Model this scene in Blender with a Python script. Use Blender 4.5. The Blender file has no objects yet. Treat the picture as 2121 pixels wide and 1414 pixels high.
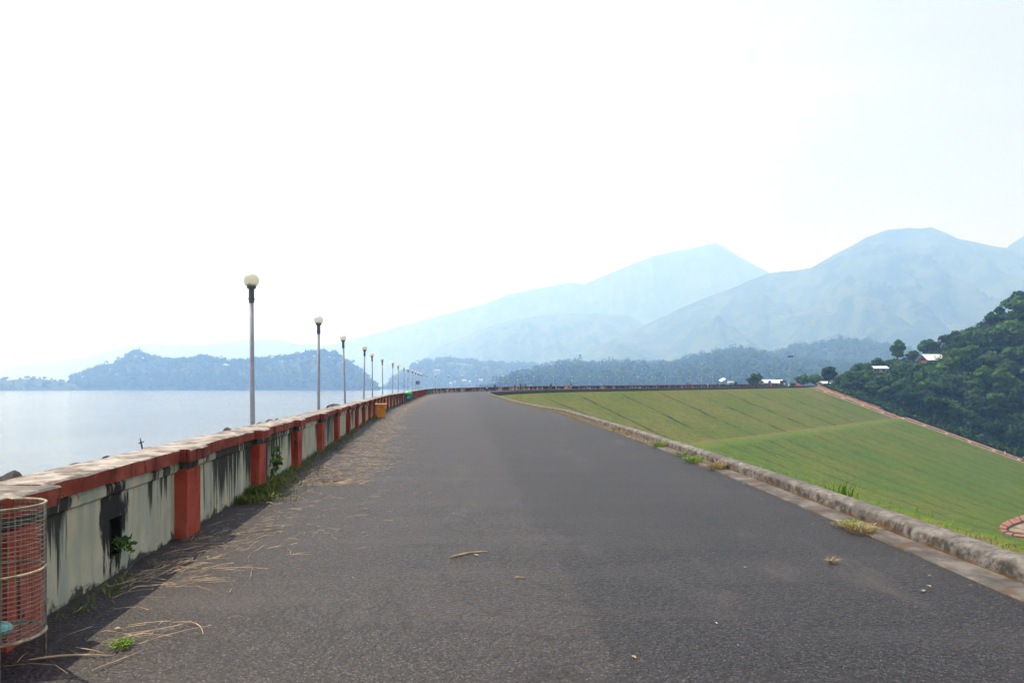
import bpy, math, random
import numpy as np
from mathutils import Vector, Matrix
random.seed(7); RNG = np.random.default_rng(7)
SC = bpy.context.scene
COL = SC.collection
F, CX, HY, EYE = 1414.0, 1060.5, 798.0, 1.65     # lens in photo pixels, principal column, horizon row, eye height

# ------------------------------------------------------------------ helpers
def smooth(a, b, t):
    t = np.clip((np.asarray(t, float) - a) / (b - a), 0, 1)
    return t * t * (3 - 2 * t)
def prop(o, label=None, cat=None, group=None, kind=None):
    for k, v in (('label', label), ('category', cat), ('group', group), ('kind', kind)):
        if v: o[k] = v
    return o
def link(name, me, mats=None, parent=None, smooth_=False):
    o = bpy.data.objects.new(name, me); COL.objects.link(o)
    for m in (mats if isinstance(mats, (list, tuple)) else [mats] if mats else []):
        me.materials.append(m)
    if parent: o.parent = parent
    if smooth_:
        me.polygons.foreach_set('use_smooth', np.ones(len(me.polygons), bool))
    return o
def empty(name, loc=(0, 0, 0), rz=0, label=None, cat=None, group=None, kind=None):
    o = bpy.data.objects.new(name, None); COL.objects.link(o)
    o.location = loc; o.rotation_euler = (0, 0, rz); o.empty_display_size = .2
    return prop(o, label, cat, group, kind)
def copy_tree(o, parent=None):
    c = o.copy(); COL.objects.link(c); c.parent = parent
    for ch in list(o.children):
        copy_tree(ch, c)
    return c

class MB:
    """collects simple shapes into one mesh"""
    def __init__(s): s.v, s.f, s.m = [], [], []
    def add(s, vs, fs, mi=0):
        b = len(s.v); s.v += [tuple(v) for v in vs]
        s.f += [tuple(i + b for i in f) for f in fs]; s.m += [mi] * len(fs)
        return s
    def box(s, c, d, M=None, mi=0, taper=1.0, bev=0.0):
        x, y, z = (k / 2 for k in d)
        if bev > 0:
            b = min(bev, x * .9, y * .9, z * .9)
            vs, fs = [], []
            lv = [(-z, b), (-z + b, 0), (z - b, 0), (z, b)]
            for zz, ins in lv:
                X, Y = x - ins, y - ins
                vs += [(-X + b, -Y, zz), (X - b, -Y, zz), (X, -Y + b, zz), (X, Y - b, zz), (X - b, Y, zz), (-X + b, Y, zz), (-X, Y - b, zz), (-X, -Y + b, zz)]
            for k in range(3):
                for i in range(8):
                    j = (i + 1) % 8
                    fs.append((k * 8 + i, k * 8 + j, k * 8 + 8 + j, k * 8 + 8 + i))
            fs += [tuple(range(7, -1, -1)), tuple(range(24, 32))]
        else:
            vs = [(sx * x * (taper if sz > 0 else 1), sy * y * (taper if sz > 0 else 1), sz * z) for sz in (-1, 1) for sx, sy in ((-1, -1), (1, -1), (1, 1), (-1, 1))]
            fs = [(3, 2, 1, 0), (4, 5, 6, 7), (0, 1, 5, 4), (1, 2, 6, 5), (2, 3, 7, 6), (3, 0, 4, 7)]
        vs = [Vector(v) for v in vs]
        if M is not None: vs = [M @ v for v in vs]
        c = Vector(c)
        return s.add([v + c for v in vs], fs, mi)
    def tube(s, pts, r, n=8, mi=0, caps=True):
        pts = [Vector(p) for p in pts]
        rs = r if isinstance(r, (list, tuple)) else [r] * len(pts)
        b, vs, fs = None, [], []
        for i, p in enumerate(pts):
            t = (pts[min(i + 1, len(pts) - 1)] - pts[max(i - 1, 0)]).normalized()
            u = t.cross(Vector((0, 0, 1)) if abs(t.z) < .9 else Vector((1, 0, 0))).normalized(); w = t.cross(u)
            for k in range(n):
                a = 2 * math.pi * k / n
                vs.append(p + (u * math.cos(a) + w * math.sin(a)) * rs[i])
        for i in range(len(pts) - 1):
            for k in range(n):
                j = (k + 1) % n
                fs.append((i * n + k, i * n + j, i * n + n + j, i * n + n + k))
        if caps: fs += [tuple(range(n - 1, -1, -1)), tuple((len(pts) - 1) * n + k for k in range(n))]
        return s.add(vs, fs, mi)
    def lathe(s, prof, n=20, c=(0, 0, 0), mi=0, sx=1, sy=1):
        vs = [(c[0] + r * sx * math.cos(2 * math.pi * k / n), c[1] + r * sy * math.sin(2 * math.pi * k / n), c[2] + z) for r, z in prof for k in range(n)]
        fs = []
        for i in range(len(prof) - 1):
            for k in range(n):
                j = (k + 1) % n
                fs.append((i * n + k, i * n + j, i * n + n + j, i * n + n + k))
        fs += [tuple(range(n - 1, -1, -1)), tuple((len(prof) - 1) * n + k for k in range(n))]
        return s.add(vs, fs, mi)
    def ring(s, c, R, r, n=40, k=6, mi=0):
        vs, fs = [], []
        for i in range(n):
            a = 2 * math.pi * i / n
            for j in range(k):
                b = 2 * math.pi * j / k
                q = R + r * math.cos(b)
                vs.append((c[0] + q * math.cos(a), c[1] + q * math.sin(a), c[2] + r * math.sin(b)))
        for i in range(n):
            for j in range(k):
                i2, j2 = (i + 1) % n, (j + 1) % k
                fs.append((i * k + j, i2 * k + j, i2 * k + j2, i * k + j2))
        return s.add(vs, fs, mi)
    def build(s, name, mats, parent=None, smooth_=False):
        me = bpy.data.meshes.new(name); me.from_pydata(s.v, [], s.f)
        if any(s.m): me.polygons.foreach_set('material_index', s.m)
        me.update()
        return link(name, me, mats, parent, smooth_)

def quads(name, V, mats, parent=None):
    """V: (n,4,3) array of separate quads in one mesh"""
    n = len(V); me = bpy.data.meshes.new(name)
    me.from_pydata(V.reshape(-1, 3), [], np.arange(4 * n).reshape(n, 4)); me.update()
    return link(name, me, mats, parent)
def grid_mesh(name, V, mats, keep=None, uv=None, smooth_=True, parent=None):
    """V: (a,b,3) grid; keep: (a-1,b-1) bool mask of cells"""
    a, b = V.shape[:2]
    idx = np.arange(a * b).reshape(a, b)
    q = np.stack([idx[:-1, :-1], idx[1:, :-1], idx[1:, 1:], idx[:-1, 1:]], -1)
    q = q[keep] if keep is not None else q.reshape(-1, 4)
    used, inv = np.unique(q, return_inverse=True)
    me = bpy.data.meshes.new(name)
    me.from_pydata(V.reshape(-1, 3)[used], [], inv.reshape(-1, 4)); me.update()
    if uv is not None:
        lay = me.uv_layers.new(name='sd')
        vi = np.empty(len(me.loops), np.int32); me.loops.foreach_get('vertex_index', vi)
        lay.data.foreach_set('uv', uv.reshape(-1, 2)[used][vi].astype(np.float32).ravel())
    return link(name, me, mats, parent, smooth_)

_perm = RNG.random((64, 64))
def vnoise(x, y):
    x = np.asarray(x, float); y = np.asarray(y, float)
    xi = np.floor(x).astype(int); yi = np.floor(y).astype(int)
    u = x - xi; v = y - yi; u = u * u * (3 - 2 * u); v = v * v * (3 - 2 * v)
    g = lambda i, j: _perm[i % 64, j % 64]
    return (g(xi, yi) * (1 - u) + g(xi + 1, yi) * u) * (1 - v) + (g(xi, yi + 1) * (1 - u) + g(xi + 1, yi + 1) * u) * v
def fbm(x, y, o=4):
    s, a, t = 0, 1, 0
    for k in range(o):
        s = s + a * vnoise(x * 2 ** k + 13.7 * k, y * 2 ** k + 7.3 * k); t += a; a *= .5
    return s / t * 2 - 1

# ------------------------------------------------------------------ materials
class N:
    """a little node-building shorthand round one material"""
    def __init__(s, name, rough=.85, spec=.25):
        s.m = bpy.data.materials.new(name); s.m.use_nodes = True
        s.t = s.m.node_tree; s.b = s.t.nodes['Principled BSDF']
        s.b.inputs['Roughness'].default_value = rough
        s.b.inputs['Specular IOR Level'].default_value = spec
        s.tc = s.t.nodes.new('ShaderNodeTexCoord')
        s.o = s.tc.outputs['Object']
    def L(s, a, b): s.t.links.new(a, b)
    def put(s, sock, v):
        if hasattr(v, 'is_output'): s.L(v, sock)
        elif isinstance(v, (tuple, list)) and len(v) == 3 and sock.type == 'RGBA': sock.default_value = (*v, 1)
        else: sock.default_value = v
    def scale(s, vec, sc, off=(0, 0, 0)):
        n = s.t.nodes.new('ShaderNodeMapping'); n.inputs['Scale'].default_value = sc; n.inputs['Location'].default_value = off
        s.L(vec, n.inputs['Vector']); return n.outputs[0]
    def noise(s, sc, det=4, vec=None, rough=.55, dist=0):
        n = s.t.nodes.new('ShaderNodeTexNoise'); n.inputs['Scale'].default_value = sc; n.inputs['Detail'].default_value = det
        n.inputs['Roughness'].default_value = rough; n.inputs['Distortion'].default_value = dist
        s.L(vec or s.o, n.inputs['Vector']); return n.outputs['Fac']
    def voro(s, sc, vec=None, out='Distance'):
        n = s.t.nodes.new('ShaderNodeTexVoronoi'); n.inputs['Scale'].default_value = sc
        s.L(vec or s.o, n.inputs['Vector']); return n.outputs[out]
    def ramp(s, fac, *st):
        n = s.t.nodes.new('ShaderNodeMapRange'); n.interpolation_type = 'SMOOTHSTEP'
        for i, v in enumerate(st): n.inputs[1 + i].default_value = v
        s.L(fac, n.inputs[0]); return n.outputs[0]
    def mix(s, fac, a, b, mode='MIX'):
        n = s.t.nodes.new('ShaderNodeMix'); n.data_type = 'RGBA'; n.blend_type = mode
        s.put(n.inputs[0], fac); s.put(n.inputs[6], a); s.put(n.inputs[7], b); return n.outputs[2]
    def math(s, op, a, b=0.0, c=0.0):
        n = s.t.nodes.new('ShaderNodeMath'); n.operation = op
        s.put(n.inputs[0], a); s.put(n.inputs[1], b); s.put(n.inputs[2], c); return n.outputs[0]
    def xyz(s, vec=None):
        n = s.t.nodes.new('ShaderNodeSeparateXYZ'); s.L(vec or s.o, n.inputs[0]); return n.outputs
    def rand(s):
        return s.t.nodes.new('ShaderNodeObjectInfo').outputs['Random']
    def bump(s, h, strength=.5, dist=.02):
        n = s.t.nodes.new('ShaderNodeBump'); n.inputs['Strength'].default_value = strength; n.inputs['Distance'].default_value = dist
        s.L(h, n.inputs['Height']); s.L(n.outputs[0], s.b.inputs['Normal'])
    def col(s, c): s.put(s.b.inputs['Base Color'], c); return s.m

def plain(name, c, rough=.7, spec=.3, var=.25, sc=6, metal=0, bump=0):
    n = N(name, rough, spec); n.b.inputs['Metallic'].default_value = metal
    a = tuple(k * (1 - var) for k in c); b = tuple(min(1, k * (1 + var)) for k in c)
    f = n.ramp(n.noise(sc, 5), .3, .7, 0, 1)
    if bump: n.bump(n.noise(sc * 5, 4), bump, .01)
    return n.col(n.mix(f, a, b))

def m_asphalt():
    n = N('asphalt', .54, .24); x = n.xyz()
    big = n.noise(.35, 5); fine = n.noise(55, 3, rough=.7); st = n.noise(1, 5, n.scale(n.o, (.18, 1.3, 1)))
    cell = n.voro(115, out='Color'); sep = n.xyz(cell)[0]
    seam = n.math('ADD', n.math('ADD', x[0], n.math('MULTIPLY', x[1], .072)), n.math('MULTIPLY', n.math('SUBTRACT', n.noise(.8, 6), .5), .7))
    right = n.ramp(seam, .84, .92, 0, 1)
    c = n.mix(n.ramp(fine, .34, .66, 0, 1), (.009, .0086, .009), (.040, .038, .040))
    med = n.noise(19, 3, rough=.65); c = n.mix(1.0, c, n.mix(n.ramp(med, .34, .66, 0, 1), (.60, .62, .62), (1.32, 1.36, 1.35)), 'MULTIPLY')
    c = n.mix(1.0, c, n.mix(sep, (.10, .10, .10), (1.42, 1.41, 1.41)), 'MULTIPLY')
    c = n.mix(n.ramp(sep, .86, .98, 0, .55), c, (.17, .16, .155))
    c = n.mix(n.ramp(sep, .02, .14, .55, 0), c, (.012, .012, .012))
    c = n.mix(n.ramp(big, .35, .65, 0, .35), c, n.mix(.5, c, (.050, .043, .038)))
    c = n.mix(n.ramp(st, .45, .7, 0, .35), c, (.056, .052, .050))
    c = n.mix(1.0, c, (.80, .80, .81), 'MULTIPLY'); left = n.mix(.12, n.mix(1.0, c, (1.42, 1.34, 1.29), 'MULTIPLY'), (.060, .054, .050))
    c = n.mix(right, left, c)
    crack = n.noise(.55, 8, rough=.7, dist=.6)
    cr = n.math('ABSOLUTE', n.math('SUBTRACT', crack, .5))
    gate = n.ramp(n.noise(.3, 2, n.scale(n.o, (1, 1, 1), (5, 3, 0))), .44, .56, 0, .9)
    stain = n.ramp(n.noise(.9, 5, n.scale(n.o, (1, .55, 1), (2, 8, 0)), rough=.6), .58, .72, 0, .55); c = n.mix(stain, c, (.010, .010, .010))
    dust = n.ramp(n.noise(.6, 6, n.scale(n.o, (1.6, .5, 1), (7, 1, 0)), rough=.65), .56, .70, 0, .4); c = n.mix(dust, c, (.085, .074, .064))
    c = n.mix(n.math('MULTIPLY', n.ramp(cr, 0, .013, 1, 0), gate), c, (.012, .011, .011))
    h = n.math('ADD', n.math('MULTIPLY', sep, .6), n.noise(30, 3))
    n.bump(h, 1.0, .018)
    return n.col(c)
def m_kerb():
    n = N('kerb_concrete', .92, .15); z = n.t.nodes.new('ShaderNodeNewGeometry')
    up = n.xyz(z.outputs['Normal'])[2]
    a = n.noise(1.3, 6, rough=.65); b = n.noise(9, 6, rough=.7); d = n.noise(28, 4)
    c = n.mix(n.ramp(b, .32, .68, 0, 1), (.080, .076, .072), (.205, .195, .182))
    c = n.mix(n.ramp(a, .45, .62, 0, .75), c, (.082, .076, .074))
    c = n.mix(n.ramp(n.noise(3.3, 5, n.scale(n.o, (1, 1, 1), (9, 1, 4))), .60, .70, 0, .7), c, (.30, .30, .275))
    side = n.ramp(up, .35, .75, 1, 0)
    moss = n.math('MULTIPLY', side, n.ramp(n.noise(7, 6, rough=.7), .43, .60, 0, .75))
    c = n.mix(moss, c, (.016, .015, .011))
    rust = n.math('MULTIPLY', side, n.ramp(n.noise(4.5, 5, n.scale(n.o, (1, 1, 2), (3, 7, 1))), .52, .66, 0, .6))
    c = n.mix(rust, c, (.10, .052, .020))
    foot = n.math('MULTIPLY', side, n.ramp(n.math('ADD', n.xyz()[2], n.math('MULTIPLY', n.noise(6, 5), .12)), .06, .12, .85, 0))
    c = n.mix(n.math('MULTIPLY', foot, n.ramp(n.xyz()[1], 60, 90, 1, 0)), c, (.14, .062, .018))
    n.bump(n.math('ADD', b, n.math('MULTIPLY', d, .5)), .7, .03)
    return n.col(c)
def m_gutter():
    n = N('gutter_concrete', .92, .15)
    c = n.mix(n.ramp(n.noise(2.2, 6, rough=.65), .35, .65, 0, 1), (.062, .058, .055), (.150, .142, .132))
    c = n.mix(n.ramp(n.noise(3.1, 5, n.scale(n.o, (1, 1, 1), (4, 9, 0))), .5, .64, 0, .8), c, (.085, .058, .036))
    c = n.mix(n.ramp(n.voro(70), .0, .25, .5, 0), c, (.05, .045, .04))
    n.bump(n.noise(40, 4), .5, .01)
    return n.col(c)
def m_plaster():
    n = N('green_plaster', .9, .15); x = n.xyz()
    c = n.mix(n.ramp(n.noise(2.3, 5), .3, .7, 0, 1), (.41, .40, .265), (.55, .52, .36))
    c = n.mix(n.ramp(n.noise(1.7, 4, n.scale(n.o, (3, 3, .35), (2, 5, 1))), .42, .66, 0, .7), c, (.28, .335, .26))
    st = n.noise(1, 6, n.scale(n.o, (11, 11, .55)), rough=.66)             # run-off streaks below the coping
    area = n.noise(.75, 3, n.scale(n.o, (1, 1, .25), (7, 2, 3)))
    reach = n.math('ADD', n.math('MULTIPLY', n.ramp(area, .34, .60, 0, 1), .33), n.math('MULTIPLY', x[2], .25))
    k = n.math('ADD', st, reach)
    hp = n.scale(n.o, (1, 1, .55)); vd = n.t.nodes.new('ShaderNodeVectorMath'); vd.operation = 'DISTANCE'; n.L(hp, vd.inputs[0]); vd.inputs[1].default_value = (HOLEP[0], HOLEP[1] - .05, .26)
    near = n.ramp(n.math('ADD', vd.outputs['Value'], n.math('MULTIPLY', n.math('SUBTRACT', n.noise(1, 6, n.scale(n.o, (9, 9, 2.2)), rough=.7), .5), .75)), .17, .27, .97, 0)
    c = n.mix(n.ramp(k, .83, .93, 0, .93), c, (.018, .021, .020)); c = n.mix(near, c, (.014, .016, .016))
    low = n.math('ADD', n.noise(5, 6, rough=.7), n.math('MULTIPLY', x[2], -1.6))
    c = n.mix(n.ramp(low, .40, .52, 0, .9), c, (.020, .024, .020))
    spot = n.noise(16, 4)
    c = n.mix(n.ramp(spot, .68, .76, 0, .7), c, (.05, .055, .045))
    n.bump(n.noise(18, 5), .35, .015)
    return n.col(c)
def m_redpaint(name='red_paint', a=(.29, .040, .018), b=(.41, .080, .042)):
    n = N(name, .85, .2)
    c = n.mix(n.ramp(n.noise(2.5, 5), .3, .7, 0, 1), a, b)
    st = n.noise(1, 6, n.scale(n.o, (7, 7, .8)), rough=.65)
    c = n.mix(n.ramp(st, .52, .66, 0, .85), c, (.030, .014, .011))
    c = n.mix(n.ramp(n.noise(3.4, 5, n.scale(n.o, (1, 1, .7), (4, 2, 9)), rough=.65), .54, .68, 0, .5), c, (.40, .13, .085))
    c = n.mix(n.ramp(n.noise(11, 5, rough=.7), .60, .70, 0, .85), c, (.018, .012, .010))
    c = n.mix(n.ramp(n.noise(17, 5, n.scale(n.o, (1, 1, 1), (7, 7, 3)), rough=.72), .63, .68, 0, .8), c, (.33, .29, .23))
    n.bump(n.noise(22, 5), .35, .012)
    return n.col(c)
def m_copetop():
    n = N('coping_top', .93, .12)
    c = n.mix(n.ramp(n.noise(5, 6, rough=.65), .34, .66, 0, 1), (.13, .115, .10), (.40, .375, .33))
    c = n.mix(n.ramp(n.noise(2.6, 6, n.scale(n.o, (1, 1, 1), (3, 1, 8)), rough=.7), .52, .62, 0, .8), c, (.10, .09, .08))
    c = n.mix(n.ramp(n.noise(6.5, 5, n.scale(n.o, (1, 1, 1), (1, 6, 2))), .62, .7, 0, .7), c, (.30, .12, .08))
    n.bump(n.noise(20, 5), .5, .015)
    return n.col(c)
def m_slope():
    n = N('slope_turf', .95, .1)
    uvn = n.t.nodes.new('ShaderNodeUVMap'); uvn.uv_map = 'sd'; uv = n.xyz(uvn.outputs[0]); s_, d_ = uv[0], uv[1]
    lower = n.ramp(d_, 33, 37, 0, 1)
    a = n.noise(.06, 5); b = n.noise(.6, 6, rough=.7); fine = n.noise(3, 4, rough=.7)
    up = n.mix(n.ramp(a, .36, .64, 0, 1), (.104, .136, .017), (.168, .154, .038))
    lo = n.mix(n.ramp(a, .40, .62, 0, 1), (.086, .150, .013), (.142, .164, .024))
    c = n.mix(lower, up, lo)
    c = n.mix(n.ramp(b, .30, .66, .65, 0), c, (.042, .070, .010))
    streak = n.noise(1, 5, n.scale(uvn.outputs[0], (.55, .035, 1)))
    c = n.mix(n.ramp(streak, .56, .78, 0, .22), c, (.165, .12, .05))
    m1 = n.noise(1.6, 5, rough=.75); c = n.mix(n.ramp(m1, .42, .62, .55, 0), c, (.040, .075, .010)); c = n.mix(n.ramp(n.noise(.9, 5, n.scale(n.o, (1, 1, 1), (31, 7, 0)), rough=.7), .56, .70, 0, .5), c, (.17, .135, .045))
    c = n.mix(n.ramp(fine, .5, .8, 0, .35), c, (.17, .17, .05))
    near = n.math('MULTIPLY', n.ramp(d_, .5, 3.2, 1, 0), n.ramp(n.xyz()[1], 30, 75, 1, 0))
    c = n.mix(n.math('MULTIPLY', near, .85), c, (.105, .21, .012))
    wob = n.math('MULTIPLY', n.math('SUBTRACT', n.noise(.16, 5), .5), 4.0)
    def furrow(period, off, width, fade):
        t = n.math('FRACT', n.math('DIVIDE', n.math('ADD', n.math('ADD', s_, wob), off), period))
        e = n.math('MULTIPLY', n.math('ABSOLUTE', n.math('SUBTRACT', t, .5)), period)
        g = n.ramp(n.noise(.13, 3, n.scale(n.o, (1, 1, 1), (off, 3, 0))), .36, .54, .2, 1)
        return n.math('MULTIPLY', n.math('MULTIPLY', n.ramp(e, width * .35, width, 1, 0), g), fade)
    f1 = furrow(19.0, 4.0, .75, 1.0); f2 = furrow(9.5, 1.5, .55, .85); f3 = furrow(4.7, 2.2, .45, .4)
    fu = n.math('MAXIMUM', n.math('MULTIPLY', f1, n.math('SUBTRACT', 1.0, lower)), n.math('MULTIPLY', n.math('MAXIMUM', f2, f3), lower))
    fu = n.math('MULTIPLY', fu, n.ramp(d_, 2, 6, 0, 1))
    c = n.mix(fu, c, (.030, .022, .016))
    berm = n.math('MULTIPLY', n.ramp(n.math('ABSOLUTE', n.math('SUBTRACT', d_, 34.3)), .5, 1.1, 1, 0), n.ramp(b, .3, .7, .3, .9))
    c = n.mix(berm, c, (.155, .105, .05))
    edge = n.math('MULTIPLY', n.ramp(n.math('ABSOLUTE', n.math('SUBTRACT', d_, 37.2)), .6, 2.0, 1, 0), .45)
    c = n.mix(edge, c, (.10, .155, .02))
    n.bump(n.math('ADD', n.math('MULTIPLY', b, .6), n.noise(9, 4)), .8, .12)
    return n.col(c)
def m_soil(name, a, b, sc=.15):
    n = N(name, .95, .1)
    c = n.mix(n.ramp(n.noise(sc, 6, rough=.6), .36, .64, 0, 1), a, b)
    n.bump(n.noise(sc * 14, 5), .7, .2)
    return n.col(c)
def m_leaf(name, a, b, dead=None, sc=.45):
    n = N(name, .7, .18)
    c = n.mix(n.ramp(n.noise(sc, 3), .32, .68, 0, 1), a, b)
    c = n.mix(n.math('MULTIPLY', n.rand(), .3), c, (.030, .045, .008))
    if dead: c = n.mix(n.ramp(n.noise(sc * .6, 2, n.scale(n.o, (1, 1, 1), (3, 3, 3))), .55, .7, 0, .7), c, dead)
    n.b.inputs['Subsurface Weight'].default_value = 0
    tr = n.t.nodes.new('ShaderNodeBsdfTranslucent'); mx = n.t.nodes.new('ShaderNodeMixShader'); mx.inputs[0].default_value = .13
    n.L(c, tr.inputs[0]) if hasattr(c, 'is_output') else None
    n.L(n.b.outputs[0], mx.inputs[1]); n.L(tr.outputs[0], mx.inputs[2])
    n.L(mx.outputs[0], n.t.nodes['Material Output'].inputs[0])
    return n.col(c)
def m_mountain(name, dark=(.020, .042, .018), light=(.092, .116, .044), bias=.5):
    n = N(name, .95, .1)
    p = n.noise(.0075, 9, rough=.62, dist=.4); q = n.noise(.02, 6, rough=.7)
    f = n.math('ADD', n.math('MULTIPLY', p, .8), n.math('MULTIPLY', q, .2))
    c = n.mix(n.ramp(f, bias - .045, bias + .055, 0, 1), dark, light)
    c = n.mix(n.ramp(q, .60, .72, 0, .6), c, (.020, .038, .018))
    n.bump(n.math('ADD', n.noise(.012, 7, rough=.65), n.math('MULTIPLY', n.noise(.05, 5, rough=.7), .4)), 1.0, 34)
    return n.col(c)
def m_water():
    n = N('lake_water', .09, .6)
    n.b.inputs['IOR'].default_value = 1.333
    w1 = n.noise(.9, 5, n.scale(n.o, (.5, 1.5, 1)), rough=.62); w2 = n.noise(.10, 4, n.scale(n.o, (.6, 1.4, 1)))
    w3 = n.noise(.32, 4, n.scale(n.o, (.5, 1.6, 1), (3, 5, 0)), rough=.6)
    n.bump(n.math('ADD', n.math('ADD', w1, n.math('MULTIPLY', w3, 2.4)), n.math('MULTIPLY', w2, 3.0)), .8, .22)
    return n.col(n.mix(n.ramp(n.noise(.02, 3), .4, .6, 0, 1), (.15, .18, .195), (.19, .22, .235)))

HOLEP = (-3.49, 5.95)
ASPHALT, KERB, GUTTER, PLASTER, RED, COPETOP, SLOPE = m_asphalt(), m_kerb(), m_gutter(), m_plaster(), m_redpaint(), m_copetop(), m_slope()
COPERED = m_redpaint('coping_red_paint', (.19, .036, .020), (.31, .068, .038))
DARKGAP = plain('dark_neck', (.07, .072, .062), .95, .1, .5, 9)  # narrow neck under the coping, coloured darker than pillar and panel
WATER = m_water()
HILLSOIL = m_soil('hill_undergrowth', (.008, .018, .006), (.020, .032, .010))
GREYPOLE = plain('galvanised_pole', (.30, .32, .35), .5, .4, .15, 3)
COLLAR = plain('dark_collar', (.075, .09, .11), .5, .4, .2, 20)
def m_globe():
    n = N('milky_globe', .38, .5); z = n.xyz()[2]
    c = n.mix(n.ramp(n.noise(7, 4), .3, .7, 0, 1), (.86, .89, .82), (.90, .92, .88))
    c = n.mix(n.rand(), c, n.mix(.5, c, (.84, .81, .62)))
    k = n.math('ADD', n.math('MULTIPLY', z, -7.0), n.math('MULTIPLY', n.noise(14, 5), 1.2))
    c = n.mix(n.ramp(k, 1.0, 1.45, 0, .85), c, (.10, .09, .05))
    tr = n.t.nodes.new('ShaderNodeBsdfTranslucent'); mx = n.t.nodes.new('ShaderNodeMixShader'); mx.inputs[0].default_value = .62
    n.L(c, tr.inputs[0]); n.L(n.b.outputs[0], mx.inputs[1]); n.L(tr.outputs[0], mx.inputs[2]); n.L(mx.outputs[0], n.t.nodes['Material Output'].inputs[0])
    return n.col(c)
GLOBE = m_globe()
ROCK = plain('dark_rock', (.055, .050, .048), .9, .2, .6, 2.5, bump=.8)
STRAW = plain('dry_straw', (.30, .225, .14), .8, .2, .6, 7)
STALK = plain('pale_stalk', (.50, .37, .22), .8, .2, .3, 9)
GRASS = m_leaf('grass_blade', (.085, .15, .020), (.17, .20, .045), (.25, .20, .08), sc=3)
GRASSB = m_leaf('bright_grass_blade', (.12, .26, .012), (.19, .32, .025), sc=2)
DRYGRASS = m_leaf('dry_grass_blade', (.30, .24, .09), (.42, .33, .14), sc=3)
WEED = m_leaf('weed_leaf', (.035, .13, .020), (.09, .20, .03), (.30, .24, .03), sc=6)
WHITE = plain('white_paint', (.78, .80, .82), .5, .35, .06, 4)
BARK = plain('bark', (.11, .088, .065), .95, .1, .35, 5, bump=.6)
LEAFS = [m_leaf('foliage_dark_green', (0.0041, 0.0310, 0.0043), (0.0139, 0.0659, 0.0076)),
         m_leaf('foliage_mid_green', (0.018, 0.062, 0.011), (0.050, 0.115, 0.021)),
         m_leaf('foliage_olive', (0.0403, 0.1024, 0.0129), (0.0765, 0.1628, 0.0243)),
         m_leaf('foliage_brownish', (0.0319, 0.0675, 0.0195), (0.0612, 0.1070, 0.0357)),
         m_leaf('foliage_bright_green', (0.040, 0.115, 0.018), (0.070, 0.160, 0.026))]

# ------------------------------------------------------------------ the two edges of the crest road
class Curve:
    def __init__(s, pts, win=9, step=.5):
        p = np.array(pts, float)
        d = np.r_[0, np.cumsum(np.hypot(*np.diff(p, axis=0).T))]
        q = np.arange(0, d[-1], step)
        x, y = np.interp(q, d, p[:, 0]), np.interp(q, d, p[:, 1])
        k = int(win / step); ker = np.hanning(2 * k + 1); ker /= ker.sum()
        def sm(a):
            l = a[0] - (a[1:k + 1][::-1] - a[0]); r = a[-1] + (a[-1] - a[-k - 1:-1][::-1])
            return np.convolve(np.r_[l, a, r], ker, 'valid')
        s.p = np.stack([sm(x), sm(y)], 1)
        s.s = np.r_[0, np.cumsum(np.hypot(*np.diff(s.p, axis=0).T))]
        t = np.gradient(s.p, axis=0); s.t = t / np.linalg.norm(t, axis=1)[:, None]
        s.len = s.s[-1]
    def at(s, q, off=0.0):
        x = np.interp(q, s.s, s.p[:, 0]); y = np.interp(q, s.s, s.p[:, 1])
        tx = np.interp(q, s.s, s.t[:, 0]); ty = np.interp(q, s.s, s.t[:, 1])
        return x + ty * off, y - tx * off          # positive offset = towards the right-hand side
    def head(s, q): return math.atan2(np.interp(q, s.s, s.t[:, 1]), np.interp(q, s.s, s.t[:, 0]))
    def s_of_y(s, y): return float(np.interp(y, s.p[:, 1], s.s))
    def s_of_col(s, x, off=0.0):                   # where the line at that offset is seen in photo column x (past the start)
        q = np.linspace(5, s.len, 4000); X, Y = s.at(q, off)
        k = (x - CX) / F; e = np.abs(X - k * Y); e[Y < (100 if abs(off) > 1.9 else 2)] = 9e9
        return float(q[np.argmin(e / np.maximum(Y, 1))])
def hY(y): return np.where(np.asarray(y) > 90, .0085 * 12 * np.log1p(np.exp((np.asarray(y, float) - 132) / 12)), 0.0)

lamp_cols = [524, 660, 716, 753, 772, 793, 813, 825, 837, 845, 854, 860, 866, 870, 874]
lamps = [((x - CX) / F * (13 + 7.9 * i), 13 + 7.9 * i) for i, x in enumerate(lamp_cols)]
for x in [884, 902, 929, 957, 986, 1013, 1042, 1072, 1107, 1146, 1185, 1222, 1258, 1291, 1322, 1350.7, 1378, 1405, 1430, 1453, 1476, 1497, 1517]:
    k = (x - CX) / F; x0, y0 = lamps[-1]
    a = 1 + k * k; b = -2 * (k * x0 + y0); c = x0 * x0 + y0 * y0 - 7.9 ** 2
    y = (-b + math.sqrt(max(b * b - 4 * a * c, 0))) / 2 / a
    lamps.append((k * y, y))
ex = [(lamps[-1][0] + 5.65 * n, lamps[-1][1] + 5.6 * n) for n in range(1, 12)]
LL = Curve([(-2.05, -10), (-3.37, 0)] + lamps + ex, 10)
q = np.arange(0, LL.len, 1.0); fx, fy = LL.at(q, .62)
W = Curve(list(zip(fx, fy)), 5)                      # inner face of the parapet
END = W.s_of_col(1618)
rk = [(4.2, -10), (4.2, 6), (4.25, 11), (4.15, 17.5), (3.95, 24), (3.1, 41.7), (1.55, 52), (.1, 67), (-2.9, 108), (-4.9, 136), (-4.4, 147)]
qf = np.arange(W.s_of_y(167), W.len - 2, 3.0); gx, gy = W.at(qf, 8.0)
R = Curve(rk + list(zip(gx, gy)), 4)                 # road-side foot of the right kerb

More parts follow.
